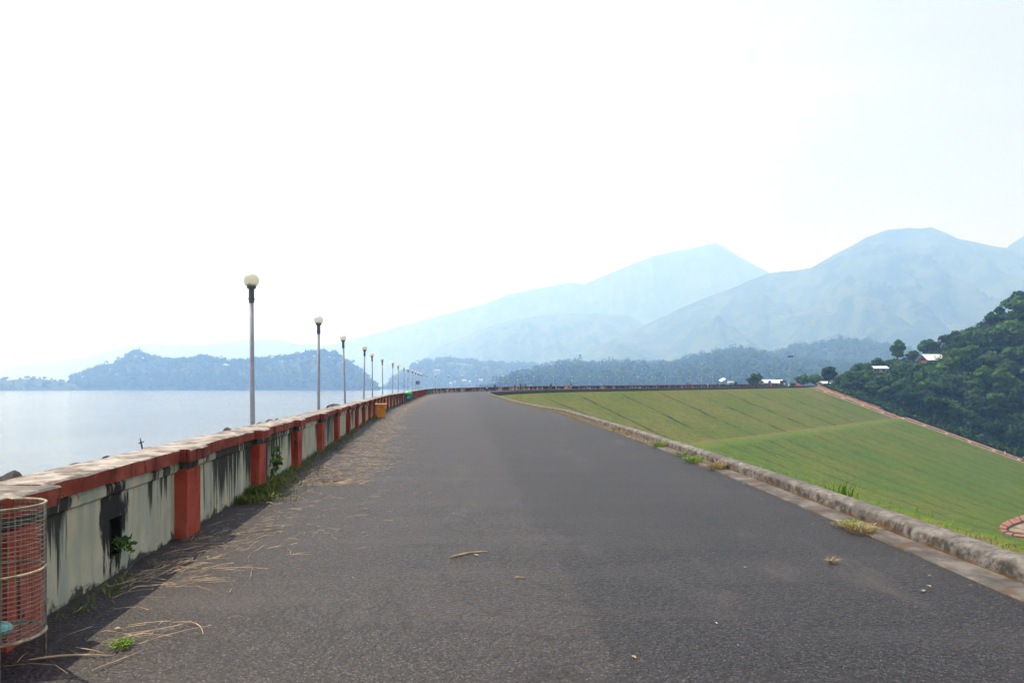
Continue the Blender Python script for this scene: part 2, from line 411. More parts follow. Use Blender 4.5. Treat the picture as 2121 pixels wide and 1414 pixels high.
def extrude(mb, cur, s0, s1, prof, step=.8, mi=None, jitter=0.0, closed=True, caps=True):
    """sweep a profile [(offset, z)] along a curve, road height added"""
    k = max(1, int(math.ceil((s1 - s0) / step))); n = len(prof); vs = []
    for i in range(k + 1):
        s = s0 + (s1 - s0) * i / k
        bx, by = cur.at(s); z0 = float(hY(by))
        for o, z in prof:
            j = jitter
            x, y = cur.at(s, o + random.uniform(-j, j))
            vs.append((x, y, z0 + z + random.uniform(-j, j)))
    fs, ms = [], []
    m = n if closed else n - 1
    for i in range(k):
        for j in range(m):
            j2 = (j + 1) % n
            fs.append((i * n + j, i * n + n + j, i * n + n + j2, i * n + j2)); ms.append(mi[j] if mi else 0)
    if caps and closed:
        fs += [tuple(range(n)), tuple(k * n + j for j in range(n - 1, -1, -1))]; ms += [mi[0] if mi else 0] * 2
    b = len(mb.v); mb.v += vs; mb.f += [tuple(i + b for i in f) for f in fs]; mb.m += ms
    return mb

# road surface
yl = np.r_[np.arange(-9, 30, .6), np.arange(30, 126, 1.5)]
sl = [W.s_of_y(y) for y in yl]; sr = [R.s_of_y(y) for y in yl]
n2 = 120
sl = np.r_[sl, np.linspace(sl[-1], W.len - 3, n2)[1:]]; sr = np.r_[sr, np.linspace(sr[-1], R.len - 1, n2)[1:]]
lx, ly = W.at(sl, -.02); rx, ry = R.at(sr, -.16)
t = np.linspace(0, 1, 25)
V = np.empty((len(sl), 25, 3))
V[..., 0] = lx[:, None] * (1 - t) + rx[:, None] * t; V[..., 1] = ly[:, None] * (1 - t) + ry[:, None] * t
V[..., 2] = hY(V[..., 1]) + .012 * (1 - (2 * t - 1) ** 2) + .005 * fbm(V[..., 0] * .7, V[..., 1] * .5, 3) * np.sin(np.pi * t) 
prop(grid_mesh('road', V, ASPHALT), 'dark worn asphalt road along the dam crest', None, None, 'structure')
mb = MB(); extrude(mb, R, 0, R.len - 1, [(-.30, .002), (-.29, .016), (.02, .022), (.02, -.05), (-.30, -.05)], .8, jitter=.004)
prop(mb.build('gutter', GUTTER), 'stained concrete gutter strip between asphalt and kerb', None, None, 'structure')
mb = MB(); extrude(mb, R, 0, R.len - 1, [(0, -.1), (.004, .05), (.012, .125), (.035, .165), (.085, .186), (.15, .19), (.23, .182), (.275, .155), (.295, .10), (.30, -1.3)], .35, jitter=.0035)
prop(mb.build('kerb', KERB, None, True), 'low rounded mossy concrete kerb on the grass side of the road', None, None, 'structure')

# ------------------------------------------------------------------ parapet wall
wall = empty('parapet_wall', (0, 0, 0), 0, 'long pale green parapet wall with red pillars and red coping beside the lake', 'wall')
S1 = W.s_of_y(7.55); PIT = 3.15
i = -3; k_bay = 0
HOLE = (W.s_of_y(5.85), W.s_of_y(6.08))
while S1 + i * PIT < END:
    c = S1 + i * PIT; nx = min(c + PIT, END)
    mb = MB(); hw = .22
    extrude(mb, W, c - hw, c + hw, [(-.01, -.03), (.125, -.03), (.13, .72), (.12, .735), (-.01, .735)], .5, jitter=.003)
    pl = mb.build('pillar', [RED], wall)
    mb = MB()
    extrude(mb, W, c - hw + .05, c + hw - .05, [(.0, .735), (.075, .735), (.085, .80), (.10, .83), (.0, .83)], .5)
    mb.build('neck', DARKGAP, pl)
    # panel between this pillar and the next: plain face, a small lip under the coping
    mb = MB(); prof = [(0, -.03), (0, .70), (.012, .715), (.03, .725), (.035, .79), (.02, .83), (-.24, .83), (-.24, -.3)]
    if HOLE[0] > c and HOLE[0] < nx:
        extrude(mb, W, c, HOLE[0], prof, .8); extrude(mb, W, HOLE[1], nx, prof, .8)
        extrude(mb, W, HOLE[0], HOLE[1], [(0, .50)] + prof[1:7] + [(-.24, .50)], .8)
        extrude(mb, W, HOLE[0], HOLE[1], [(0, -.03), (0, .17), (-.24, .17), (-.24, -.3)], .8)
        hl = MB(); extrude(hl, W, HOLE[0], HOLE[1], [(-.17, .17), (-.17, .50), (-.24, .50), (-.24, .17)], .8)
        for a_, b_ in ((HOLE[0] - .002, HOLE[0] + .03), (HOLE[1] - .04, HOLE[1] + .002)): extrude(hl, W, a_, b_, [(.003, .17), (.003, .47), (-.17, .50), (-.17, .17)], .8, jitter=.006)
    else:
        extrude(mb, W, c, nx, prof, .8)
    pn = mb.build('wall_panel', PLASTER, wall)
    if HOLE[0] > c and HOLE[0] < nx: hl.build('broken_hollow', plain('painted_hollow_shade', (.012, .013, .012), .95, .1, .4, 12), pn)  # near-black lining colour paints in the shade inside the hole
    # coping: projects further over the pillar
    mb = MB(); z0, z1 = .83, .965
    ph = hw + .06
    A = [(.185, z0), (.19, z1 - .012), (.17, z1), (-.33, z1 + .004), (-.34, z0)]
    B = [(.075, z0), (.08, z1 - .014), (.06, z1 - .002), (-.33, z1 + .002), (-.34, z0)]
    mi = [0, 1, 1, 0, 0]
    extrude(mb, W, c - ph, c + ph, A, .28, mi, .006)
    if c + ph < nx - ph:
        extrude(mb, W, c + ph - .002, nx - ph + .002, B, .32, mi, .007)
    mb.build('coping', [COPERED, COPETOP], wall)
    i += 1; k_bay += 1

# ------------------------------------------------------------------ terrain of the dam's right side
_s = R.s_of_col(1680, .35); AX = np.array(R.at(_s, .35)); DN = np.array([.7071, -.7071]); CR = np.array([.7071, .7071])   # top of the abutment stair, down-slope and along-crest directions
kx, ky = R.at(np.arange(0, R.len, 1.0), .30); KP = np.stack([kx, ky], 1)
far0 = R.s_of_col(1075)
fx_, fy_ = R.at(np.arange(far0, R.len, 1.0), .3); FP = np.stack([fx_, fy_], 1)
hd = math.atan2(*(FP[12] - FP[0])[::-1]); back = np.array([math.cos(hd), math.sin(hd)])
FP = np.concatenate([FP[0] - back * np.arange(160, 0, -1)[:, None], FP])
hd2 = FP[-1] - FP[-6]; hd2 /= np.linalg.norm(hd2)
ext = FP[-1] + hd2 * np.arange(1, 120)[:, None]
FPE = np.concatenate([FP, ext]); KPE = np.concatenate([KP, ext])
def nearest(pts, X, Y):
    sh = X.shape; x = X.ravel(); y = Y.ravel(); D = np.empty(len(x)); I = np.empty(len(x), int)
    for a in range(0, len(x), 20000):
        d2 = (x[a:a + 20000, None] - pts[:, 0]) ** 2 + (y[a:a + 20000, None] - pts[:, 1]) ** 2
        I[a:a + 20000] = d2.argmin(1); D[a:a + 20000] = np.sqrt(d2.min(1))
    t = np.gradient(pts, axis=0)
    cr = t[I, 0] * (y - pts[I, 1]) - t[I, 1] * (x - pts[I, 0])
    return (np.where(cr < 0, D, -D)).reshape(sh), I.reshape(sh)
def dam_z(d, yk):
    d = np.maximum(d, 0)
    z = -.10 - .50 * smooth(122, 150, yk) - np.minimum(d, .9) * .12 - np.clip(d - .9, 0, 33.2) / 2.72 - np.clip(d - 36.4, 0, 60) / 2.72
    return z + hY(yk)
def terrain(X, Y):
    X = np.asarray(X, float); Y = np.asarray(Y, float)
    d, I = nearest(KPE, X, Y)
    d1, _i = nearest(KP[KP[:, 1] < 138], X, Y); d2, _i = nearest(FPE[160:], X, Y)
    kk = np.maximum(.30 * (d - 6), .02)
    d = np.where(d > 0, d - kk * np.log1p(np.exp(-np.minimum(np.abs(np.abs(d1) - np.abs(d2)) / kk, 50))), d)
    qq = (X - AX[0]) * CR[0] + (Y - AX[1]) * CR[1]
    dd = (X - AX[0]) * DN[0] + (Y - AX[1]) * DN[1]
    zd = dam_z(d, KPE[I, 1])
    zp = dam_z(np.maximum(dd, 0), AX[1]) - .1
    s = np.clip(.10 + .0083 * np.maximum(dd, -4), .05, .95)
    up = np.maximum(qq - 5.5, 0)
    zh = zp + (s * up - np.maximum(up - 95, 0) * s * .8) * smooth(-14, 10, dd) + smooth(4, 30, up) * smooth(-6, 14, dd) * (5 * fbm(X * .03, Y * .03, 3) + 1.3 * fbm(X * .15, Y * .15, 2))
    zh = np.minimum(zh, 70)
    w = smooth(-1, 1, qq)
    return zd * (1 - w) + zh * w, d, qq, dd
gx1, gy1 = np.arange(-10, 262, 1.2), np.arange(-12, 332, 1.2)
X, Y = np.meshgrid(gx1, gy1, indexing='ij')
Z, d, qq, dd = terrain(X, Y)
_, I2 = nearest(FPE, X, Y)
ft = np.gradient(FPE, axis=0); ft /= np.linalg.norm(ft, axis=1)[:, None]
sfar = I2 + ((X - FPE[I2, 0]) * ft[I2, 0] + (Y - FPE[I2, 1]) * ft[I2, 1])
Z = Z + .10 * fbm(X * .4, Y * .4, 3) * smooth(1.5, 5, d)
V = np.stack([X, Y, Z], -1)
cellmin = lambda a: np.minimum(np.minimum(a[:-1, :-1], a[1:, :-1]), np.minimum(a[:-1, 1:], a[1:, 1:]))
cellmax = lambda a: -cellmin(-a)
keep = (cellmax(d) > -.15) & (cellmin(qq) < 0)
# keep the edge row under the kerb: pull vertices that fall short of the kerb line onto it
short = d < 0
V[..., 2] = np.where(short, np.minimum(V[..., 2], hY(Y) - .16), V[..., 2])
prop(grid_mesh('grass_slope', V, SLOPE, keep, np.stack([sfar, d], -1)), 'mown grass slope of the dam with dark furrows running down it', None, None, 'structure')
hx, hy = np.arange(110, 420, 2.5), np.arange(120, 520, 2.5)
X, Y = np.meshgrid(hx, hy, indexing='ij'); Z, d, qq, dd = terrain(X, Y)
keep = cellmax(qq) > -1.0
prop(grid_mesh('hillside', np.stack([X, Y, Z - .12], -1), HILLSOIL, keep), 'steep wooded hillside rising beyond the stair path', None, None, 'structure')
def tz(x, y): return float(terrain(np.array([x]), np.array([y]))[0][0])
# flat land behind the far end of the crest
X, Y = np.meshgrid(np.arange(40, 330, 6.), np.arange(290, 560, 6.), indexing='ij')
dW, _ = nearest(np.concatenate([W.p[::4], W.p[-1] + (W.t[-1] * np.arange(1, 140)[:, None])]), X, Y)
Z = np.where(dW < 0, np.minimum(1.0, 1.2 + (dW + 3) / 3.0), .9) + .2 * fbm(X * .05, Y * .05, 2)
Z = np.maximum(Z, -9)
prop(grid_mesh('land', np.stack([X, Y, Z], -1), m_soil('rough_grass_land', (.05, .085, .02), (.12, .12, .045), .1), ((cellmax(-dW) > 6) | (cellmin(qq := ((X - AX[0]) * CR[0] + (Y - AX[1]) * CR[1])) > -4)) & (cellmax((X - AX[0]) * DN[0] + (Y - AX[1]) * DN[1]) < 1)),
     'rough grass land behind the end of the dam', None, None, 'structure')

# the abutment stair path: edges, steps and drain
def path_strip(name, q0, q1, z0, z1, m, label, d1=125.0, slabs=False):
    k = int(d1 / .8); vs = []; mb = MB()
    ds = np.linspace(0, d1, k)
    rows = [(q0, -.4), (q0, z0), (q1, z1), (q1, -.4)]
    for dq in ds:
        b = float(dam_z(np.array(dq), AX[1]))
        for qv, zz in rows:
            p = AX + DN * dq + CR * qv
            vs.append((p[0], p[1], b + zz + (.06 * ((dq / .8) % 2 < 1) if slabs else 0)))
    fs = [(a * 4 + j, a * 4 + j + 1, a * 4 + 5 + j, a * 4 + 4 + j) for a in range(k - 1) for j in range(3)]
    mb.add(vs, fs)
    return prop(mb.build(name, m), label, None, None, 'structure')
CONC = plain('pinkish_concrete', (.38, .29, .22), .9, .15, .25, .8)
STEPM = plain('red_brown_steps', (.25, .125, .085), .9, .15, .35, .6)
DRAINM = plain('dark_drain', (.028, .020, .017), .8, .3, .5, .7)  # one near-black colour for the drain, channel and joints
path_strip('path_edge', -2.6, -1.6, .16, .16, CONC, 'pale concrete edging of the stair path on the grass side')
path_strip('drain', -1.6, 1.1, .03, .03, DRAINM, 'dark open drain beside the stair path')
path_strip('path', 1.1, 3.4, .14, .16, STEPM, 'reddish stair path down the end of the dam', slabs=True)
path_strip('path_border', 3.4, 4.2, .26, .26, CONC, 'pale concrete border of the stair path on the wooded side')
path_strip('bank', 4.2, 8.8, .12, .9, plain('red_soil', (.20, .115, .062), .95, .1, .4, .5), 'bare red soil bank beside the top of the stair path', 34.0)
CROSS = empty('drain_bridge', (0, 0, 0))
bpy.data.objects.remove(CROSS)
Mrot = Matrix.Rotation(-math.pi / 4, 3, 'Z') @ Matrix.Rotation(math.atan(1 / 2.72), 3, 'Y')
for n_, dq in enumerate(np.arange(6, 112, 7.5)):
    p = AX + DN * dq + CR * -.2; b = float(dam_z(np.array(dq), AX[1]))
    mb = MB(); mb.box((0, 0, 0), (1.0, 3.6, .16), Mrot, bev=.03)
    o = mb.build('drain_slab', CONC); o.location = (p[0], p[1], b + .14)
    nth = ['topmost', 'second', 'third', 'fourth', 'fifth', 'sixth', 'seventh', 'eighth', 'ninth', 'tenth', 'eleventh', 'twelfth', 'thirteenth', 'fourteenth', 'fifteenth', 'sixteenth'][n_]
    prop(o, f'{nth} pale concrete slab across the dark drain, counted from the top of the stair path', 'slab', 'slabs bridging the drain')

# curved brick apron low on the slope
mb = MB(); c0 = np.array([150.0, 172.0])
tt = (-1060 + 2121) / F
def ray_hit(x, y):
    kx_, kz = (x - CX) / F, -(y - HY) / F
    Ys = np.linspace(60, 420, 1500); zt = terrain(kx_ * Ys, Ys)[0]
    below = (EYE + kz * Ys) < zt; i_ = int(np.argmax(below))
    return np.array([kx_ * Ys[i_], Ys[i_], zt[i_]])
cols = [(2135, 1115), (2096, 1111), (2078, 1105), (2069, 1097), (2073, 1087), (2088, 1079), (2110, 1071), (2145, 1059)]
outer = [ray_hit(*p) for p in cols]; inner = [ray_hit(*p) for p in [(2135, 1110), (2100, 1107), (2087, 1103), (2083, 1098), (2087, 1093), (2098, 1087), (2116, 1081), (2147, 1070)]]
inner2 = [ray_hit(*p) for p in [(2135, 1106), (2103, 1104), (2093, 1101), (2089, 1098), (2092, 1095), (2102, 1090), (2119, 1084), (2148, 1074)]]
up_ = Vector((0, 0, .25))
vs = [Vector(p) + up_ for p in outer] + [Vector(p) + up_ for p in inner] + [Vector(p) - up_ * 3 for p in outer] + [Vector(p) - up_ * 3 for p in inner]
n6 = len(cols)
fs = [(i, i + 1, n6 + i + 1, n6 + i) for i in range(n6 - 1)] + [(2 * n6 + i, 2 * n6 + i + 1, i + 1, i) for i in range(n6 - 1)] + [(n6 + i, n6 + i + 1, 3 * n6 + i + 1, 3 * n6 + i) for i in range(n6 - 1)] + [(0, n6, 3 * n6, 2 * n6)]
mb.add(vs, fs); apr = mb.build('stone_apron', plain('brick_apron', (.27, .125, .085), .9, .15, .3, .8))
prop(apr, 'curved reddish brick apron with a dark channel low on the grass slope', 'apron')
mb = MB()
vs = [Vector(p) + up_ * .5 for p in inner] + [Vector(p) + up_ * .5 for p in inner2]
mb.add(vs, [(i, i + 1, n6 + i + 1, n6 + i) for i in range(n6 - 1)]); mb.build('channel', DRAINM, apr)
mb = MB(); mb.add([Vector(p) + up_ * .3 for p in inner2], [tuple(range(n6))]); mb.build('floor', plain('silty_floor', (.20, .16, .11), .95, .1, .5, .5), apr)
mb = MB()
for a in range(0, n6 - 1):
    p, q_ = Vector(outer[a]) + up_ * 1.1, Vector(inner[a]) + up_ * 1.1
    mb = MB(); mb.tube([p, q_], .12, 4); mb.build('joint', DRAINM, apr)

# ground far below and around, lake, upstream bank
mb = MB(); mb.add([(-9000, -9000, -46), (9000, -9000, -46), (9000, 9000, -46), (-9000, 9000, -46)], [(0, 1, 2, 3)])
prop(mb.build('ground', m_soil('valley_ground', (.03, .05, .015), (.07, .08, .03), .01)), 'green valley ground', None, None, 'structure')
WL = -12.2
qs = np.linspace(0, W.len - 2, 60); bx, by = W.at(qs, -19.0)
poly = [(x, y, WL) for x, y in zip(bx, by)]
poly += [(poly[-1][0] + 60, poly[-1][1] + 90, WL), (330, 640, WL), (330, 3400, WL), (-900, 8000, WL), (-8000, 8000, WL), (-8000, -900, WL), (-2, -900, WL)]
mb = MB(); mb.add(poly, [tuple(range(len(poly)))]); prop(mb.build('water', WATER), 'pale rippled lake water behind the parapet', None, None, 'structure')
mb = MB(); extrude(mb, W, 0, W.len - 3, [(-.24, -.35), (-.9, -.45), (-3.5, -1.5), (-8, -3.9), (-14, -7.2), (-27, -14.0)], 1.2, jitter=.12, closed=False)
prop(mb.build('embankment', plain('stony_bank', (.10, .09, .08), .95, .1, .5, 1.2, bump=.8)), 'stony lake-side bank behind the parapet', None, None, 'structure')

# ------------------------------------------------------------------ lamps
def make_lamp():
    r = empty('globe_lamp')
    mb = MB(); mb.lathe([(.10, -1.0), (.10, -.30), (.047, -.28), (.044, 1.2), (.040, 3.26)], 14); mb.build('pole', GREYPOLE, r, True)
    mb = MB(); mb.lathe([(.044, 3.22), (.050, 3.23), (.051, 3.27), (.051, 3.49), (.080, 3.495), (.086, 3.535), (.076, 3.54)], 16)
    mb.lathe([(.058, 3.285), (.062, 3.29), (.062, 3.305), (.058, 3.31)], 16); mb.build('collar', COLLAR, r)
    mb = MB(); pr = []
    for k in range(15):
        a = -math.pi / 2 * .72 + (math.pi / 2 * 1.72) * k / 14
        pr.append((max(.143 * math.cos(a), .0015), .138 * math.sin(a)))
    mb.lathe(pr, 24); g = mb.build('globe', GLOBE, r, True); g.location = (0, 0, 3.65)
    return r
proto = make_lamp()
ordn = ['first', 'second', 'third', 'fourth', 'fifth', 'sixth', 'seventh', 'eighth', 'ninth', 'tenth', 'eleventh', 'twelfth', 'thirteenth', 'fourteenth', 'fifteenth', 'sixteenth', 'seventeenth', 'eighteenth', 'nineteenth', 'twentieth', 'twenty-first', 'twenty-second', 'twenty-third', 'twenty-fourth', 'twenty-fifth', 'twenty-sixth', 'twenty-seventh', 'twenty-eighth', 'twenty-ninth', 'thirtieth', 'thirty-first', 'thirty-second', 'thirty-third', 'thirty-fourth', 'thirty-fifth', 'thirty-sixth', 'thirty-seventh', 'thirty-eighth', 'thirty-ninth']
tilts = {0: -.009, 1: .001, 2: -.030, 3: .016, 4: -.012, 5: -.012, 6: .008, 7: -.004}
for i, (x, y) in enumerate(lamps):
    if i == len(lamps) - 2: continue                  # none to be seen there in the photo
    o = proto if i == 0 else copy_tree(proto)
    s = LL.s_of_y(y); X_, Y_ = x, y
    o.location = (X_, Y_, float(hY(Y_)))
    o.rotation_euler = (random.uniform(-.006, .006), tilts.get(i, random.uniform(-.008, .008)), random.uniform(0, 6))
    if i in tilts: o.rotation_euler.z = 0
    extra = {0: 'tallest-looking grey pole lamp with a dirty milky globe, closest to the wire basket', 2: 'pole lamp leaning towards the lake, third along the parapet from the wire basket', 3: 'pole lamp leaning slightly inland, fourth along the parapet from the wire basket'}.get(i)
    prop(o, extra or f'white globe lamp on grey pole, {ordn[i]} along the parapet counting from the wire basket', 'street lamp', 'globe lamps along the parapet')

# ------------------------------------------------------------------ bins
def gnd(x, y):                                        # photo pixel on the road plane
    Y_ = EYE * F / (y - HY); return ((x - CX) / F * Y_, Y_)
def litter_basket():
    cx_, cy_ = -2.985, 3.965; Rb = .225
    r = empty('litter_basket', (cx_, cy_, 0), 0, 'rusty cream wire mesh litter basket on legs against the parapet', 'litter bin')
    wire = plain('cream_wire', (.25, .25, .20), .6, .35, .35, 14)
    mb = MB(); zb, zt = .20, .955
    for k in range(44):
        a = 2 * math.pi * k / 44; p = [(Rb * math.cos(a), Rb * math.sin(a), z) for z in (zb, .45, .7, zt)]
        p = [(x + random.uniform(-.003, .003), y + random.uniform(-.003, .003), z) for x, y, z in p]
        mb.tube(p, .0012, 4, caps=False)
    for k in range(27):
        z = zb + (zt - zb) * (k + .5) / 27
        mb.ring((0, 0, z + random.uniform(-.004, .004)), Rb + .001, .0013, 40, 4)
    for k in range(-5, 6):
        h = math.sqrt(max(Rb ** 2 - (k * .04) ** 2, 0))
        mb.tube([(k * .04, -h, zb + .01), (k * .04, h, zb + .01)], .0018, 4); mb.tube([(-h, k * .04, zb + .013), (h, k * .04, zb + .013)], .0018, 4)
    mb.build('wire_mesh', wire, r)
    hoop = plain('rusty_hoop', (.30, .26, .16), .65, .35, .5, 18)
    for z, rr in ((zt, .008), (.575, .007), (zb, .009)):
        mb = MB(); mb.ring((0, 0, z), Rb + .006, rr, 48, 8); mb.build('hoop', hoop, r)
    leg = plain('grey_leg', (.16, .15, .12), .7, .3, .4, 16)
    for a in (-.95, .75, 2.6):
        mb = MB(); M_ = Matrix.Rotation(a, 3, 'Z')
        mb.box((Rb * 1.02 * math.cos(a), Rb * 1.02 * math.sin(a), .47), (.010, .034, .95), M_, bev=.002); mb.build('leg', leg, r)
    bag = MB()
    for k in range(3):
        bag.lathe([(.004, 0), (.05, .012), (.07, .04), (.045, .07), (.006, .085)], 9, (-.05 + .03 * k, -.12 + .035 * (k % 3), .0), sx=1 + .3 * (k % 2))
    b = bag.build('plastic_bag', plain('teal_plastic', (.16, .42, .36), .3, .5, .3, 30)); b.location = (cx_ + .05, cy_ - .02, zb + .018)
    for v in b.data.vertices: v.co += Vector((random.uniform(-.01, .01), random.uniform(-.01, .01), random.uniform(-.004, .01)))
    prop(b, 'crumpled teal plastic bag lying in the wire basket', 'bag')
    y_ = MB(); y_.box((0, 0, 0), (.09, .05, .02), None, bev=.006); yo = y_.build('food_wrapper', plain('yellow_wrapper', (.62, .58, .22), .4, .4, .3, 30))
    yo.location = (cx_ + .02, cy_ - .17, zb + .03); yo.rotation_euler = (.1, .2, .5); prop(yo, 'pale yellow wrapper on the floor of the wire basket', 'wrapper')
litter_basket()
def wheel_bin():
    x, y = W.at(W.s_of_col(789, .46), .46); rz = W.head(W.s_of_y(y)) - math.pi / 2
    r = empty('waste_bin', (x, y, float(hY(y))), rz + .15, 'orange plastic bin with a flat lid standing against the parapet', 'waste bin')
    r.scale = (.66, .62, .78); om = plain('orange_plastic', (.72, .27, .018), .45, .4, .12, 3)
    mb = MB(); mb.box((0, 0, .45), (.72, .66, .84), Matrix.Rotation(math.pi, 3, 'X'), taper=.80); mb.build('body', om, r)
    mb = MB(); mb.box((0, 0, .90), (.90, .80, .07), None, bev=.025); mb.box((0, 0, .865), (.82, .74, .05), None, bev=.015); mb.build('lid', plain('orange_lid', (.80, .36, .06), .45, .4, .1, 3), r)
    red = plain('red_print', (.45, .045, .02), .6, .3, .2, 20)
    mb = MB()                                         # smudged hand lettering on the front
    for k, (dx, h) in enumerate([(-.17, .09), (-.11, .07), (-.05, .10), (.02, .07), (.08, .09), (.15, .07)]):
        yf = -.345 + (.66 - .45) * 0
        mb.box((dx, yf - .002, .70 + .01 * (k % 2)), (.016, .006, h)); mb.box((dx + .022, yf - .002, .70 + h * .45), (.045, .006, .014)); mb.box((dx + .022, yf - .002, .70 - .01), (.03, .006, .014))
    mb.build('lettering', red, r)
    for sx in (-1, 1):
        mb = MB(); mb.tube([(sx * .26, .24, .07), (sx * .33, .24, .07)], .07, 14); mb.build('wheel', COLLAR, r)
wheel_bin()
def green_bins():
    gm = plain('green_plastic', (.02, .30, .075), .45, .4, .15, 3); gl = plain('light_green_plastic', (.07, .50, .14), .4, .45, .12, 3); tl = plain('teal_plastic_body', (.045, .28, .23), .45, .4, .15, 4)
    s = W.s_of_col(846, .5); x, y = W.at(s, .5)
    r = empty('litter_bin', (x, y, float(hY(y))), W.head(s) - math.pi / 2, 'green litter bin with bright green domed hood, hung between two posts', 'litter bin')
    r.scale = (.76, .76, .70); mb = MB(); mb.lathe([(.30, .28), (.36, .34), (.42, 1.02), (.42, 1.06)], 20); mb.build('body', tl, r, True)
    mb = MB(); mb.lathe([(.47, 1.12), (.49, 1.16), (.47, 1.38), (.36, 1.50), (.12, 1.56), (.02, 1.57)], 20); mb.build('hood', gl, r, True)
    mb = MB(); mb.lathe([(.36, 1.04), (.40, 1.13)], 20); mb.build('opening_ring', COLLAR, r)
    for sx in (-1, 1):
        mb = MB(); mb.tube([(sx * .50, 0, 0), (sx * .50, 0, 1.22)], .035, 8); mb.build('post', gm, r)
    mb = MB(); mb.box((0, -.405, .72), (.36, .02, .16), None, bev=.005); mb.build('label_plate', plain('pale_blue_plate', (.35, .55, .65), .5, .4, .2, 9), r)
    s = W.s_of_col(890, .55); x, y = W.at(s, .55)
    r = empty('litter_bin', (x, y, float(hY(y))), W.head(s) - math.pi / 2, 'plain dark green box bin at the bend of the parapet', 'litter bin')
    r.scale = (.38, .8, .74); mb = MB(); mb.box((0, 0, .62), (1.9, .75, .92), Matrix.Rotation(math.pi, 3, 'X'), taper=.9); mb.build('body', gm, r)
    mb = MB(); mb.box((0, 0, 1.13), (2.0, .85, .10), None, bev=.03); mb.build('lid', plain('deep_green_lid', (.015, .20, .06), .45, .4, .15, 3), r)
    for sx in (-1, 1):
        mb = MB(); mb.box((sx * .7, 0, .09), (.12, .6, .18)); mb.build('leg', COLLAR, r)
green_bins()
# blue notice board on the lake side near the bend
s = W.s_of_y(121); x, y = W.at(s, -1.3)
r = empty('notice_board', (x, y, 0), .25, 'small dark blue board on a post just over the parapet near the bend', 'sign')
mb = MB(); mb.box((0, 0, 2.15), (.62, .05, .62), None, bev=.015); mb.build('board', plain('dark_blue_board', (.035, .09, .20), .5, .4, .2, 5), r)
mb = MB(); mb.tube([(0, .05, -1), (0, .05, 2.3)], .03, 8); mb.build('post', GREYPOLE, r)

# ------------------------------------------------------------------ boulders, twig cross, plants
def rock(name, loc, size, seed, label, group='boulders of the lake-side bank'):
    rr = np.random.default_rng(seed); me = bpy.data.meshes.new(name)
    import bmesh
    bm = bmesh.new(); bmesh.ops.create_icosphere(bm, subdivisions=3, radius=1)
    pl = [(Vector(rr.normal(size=3)).normalized(), rr.uniform(.55, .85)) for _ in range(12)]
    for v in bm.verts:
        p = v.co.copy()
        for nrm, dd_ in pl:
            k = p.dot(nrm)
            if k > dd_: p -= nrm * (k - dd_)
        v.co = Vector((p.x * size[0], p.y * size[1], p.z * size[2]))
    bm.to_mesh(me); bm.free(); o = link(name, me, ROCK); o.location = loc; o.rotation_euler = (rr.uniform(-.3, .3), rr.uniform(-.3, .3), rr.uniform(0, 6))
    return prop(o, label, 'rock', group)
def over_wall(x, y, off=-1.1):
    s = W.s_of_col(x, off); X_, Y_ = W.at(s, off); return Vector((X_, Y_, EYE - (y - HY) / F * Y_))
for n_, (x, y, w, h, lab) in enumerate([
    (20, 990, .40, .22, 'dark rounded rock peeping over the coping above the wire basket'),
    (165, 968, .36, .16, 'flat dark rock over the coping, left of the pair of grass stalks'),
    (225, 952, .22, .13, 'small brown rock beside a black one behind the coping'),
    (262, 950, .18, .12, 'black rock right of the small brown rock behind the coping'),
    (315, 934, .30, .15, 'dark rock at the foot of the cross-shaped twig'),
    (350, 926, .26, .09, 'low flat rock right of the cross-shaped twig'),
    (410, 914, .55, .16, 'long dark flat rock over the coping before the first lamp'),
    (478, 894, .34, .20, 'pointed rock a little left of the first lamp pole'),
    (504, 890, .28, .14, 'small rock between the pointed rock and the first lamp pole'),
    (540, 880, .26, .15, 'rock just right of the first lamp pole'),
    (560, 876, .34, .18, 'broad dark rock right of the first lamp pole, one of a close trio'),
    (574, 872, .24, .14, 'last rock of the close trio beyond the first lamp pole'),
    (591, 868, .26, .12, 'small single rock between the first and second lamp poles'),
    (692, 842, .70, .40, 'large pointed rock standing between the second and third lamp poles')]):
    p = over_wall(x, y, -1.3 if n_ < 13 else -1.8); w *= .62 if n_ > 2 else .42; h *= .62 if n_ > 2 else .4; p.z -= h * .5
    rock('boulder', p, (w, w * .8, h * 1.5), 100 + n_, lab)
p = over_wall(300, 935, -1.2)
r = empty('twig_cross', p, 0, 'thin dark twig shaped like a leaning cross on the rocks behind the coping', 'twig')
tw = plain('twig', (.05, .042, .036), .9, .1, .3, 30)
mb = MB(); mb.tube([(0, 0, -.1), (-.045, 0, .09), (-.068, 0, .19)], [.011, .010, .006], 6); mb.build('stick', tw, r)
mb = MB(); mb.tube([(-.085, 0, .115), (-.055, 0, .125), (-.015, .01, .14)], [.008, .009, .006], 6); mb.build('crosspiece', tw, r)

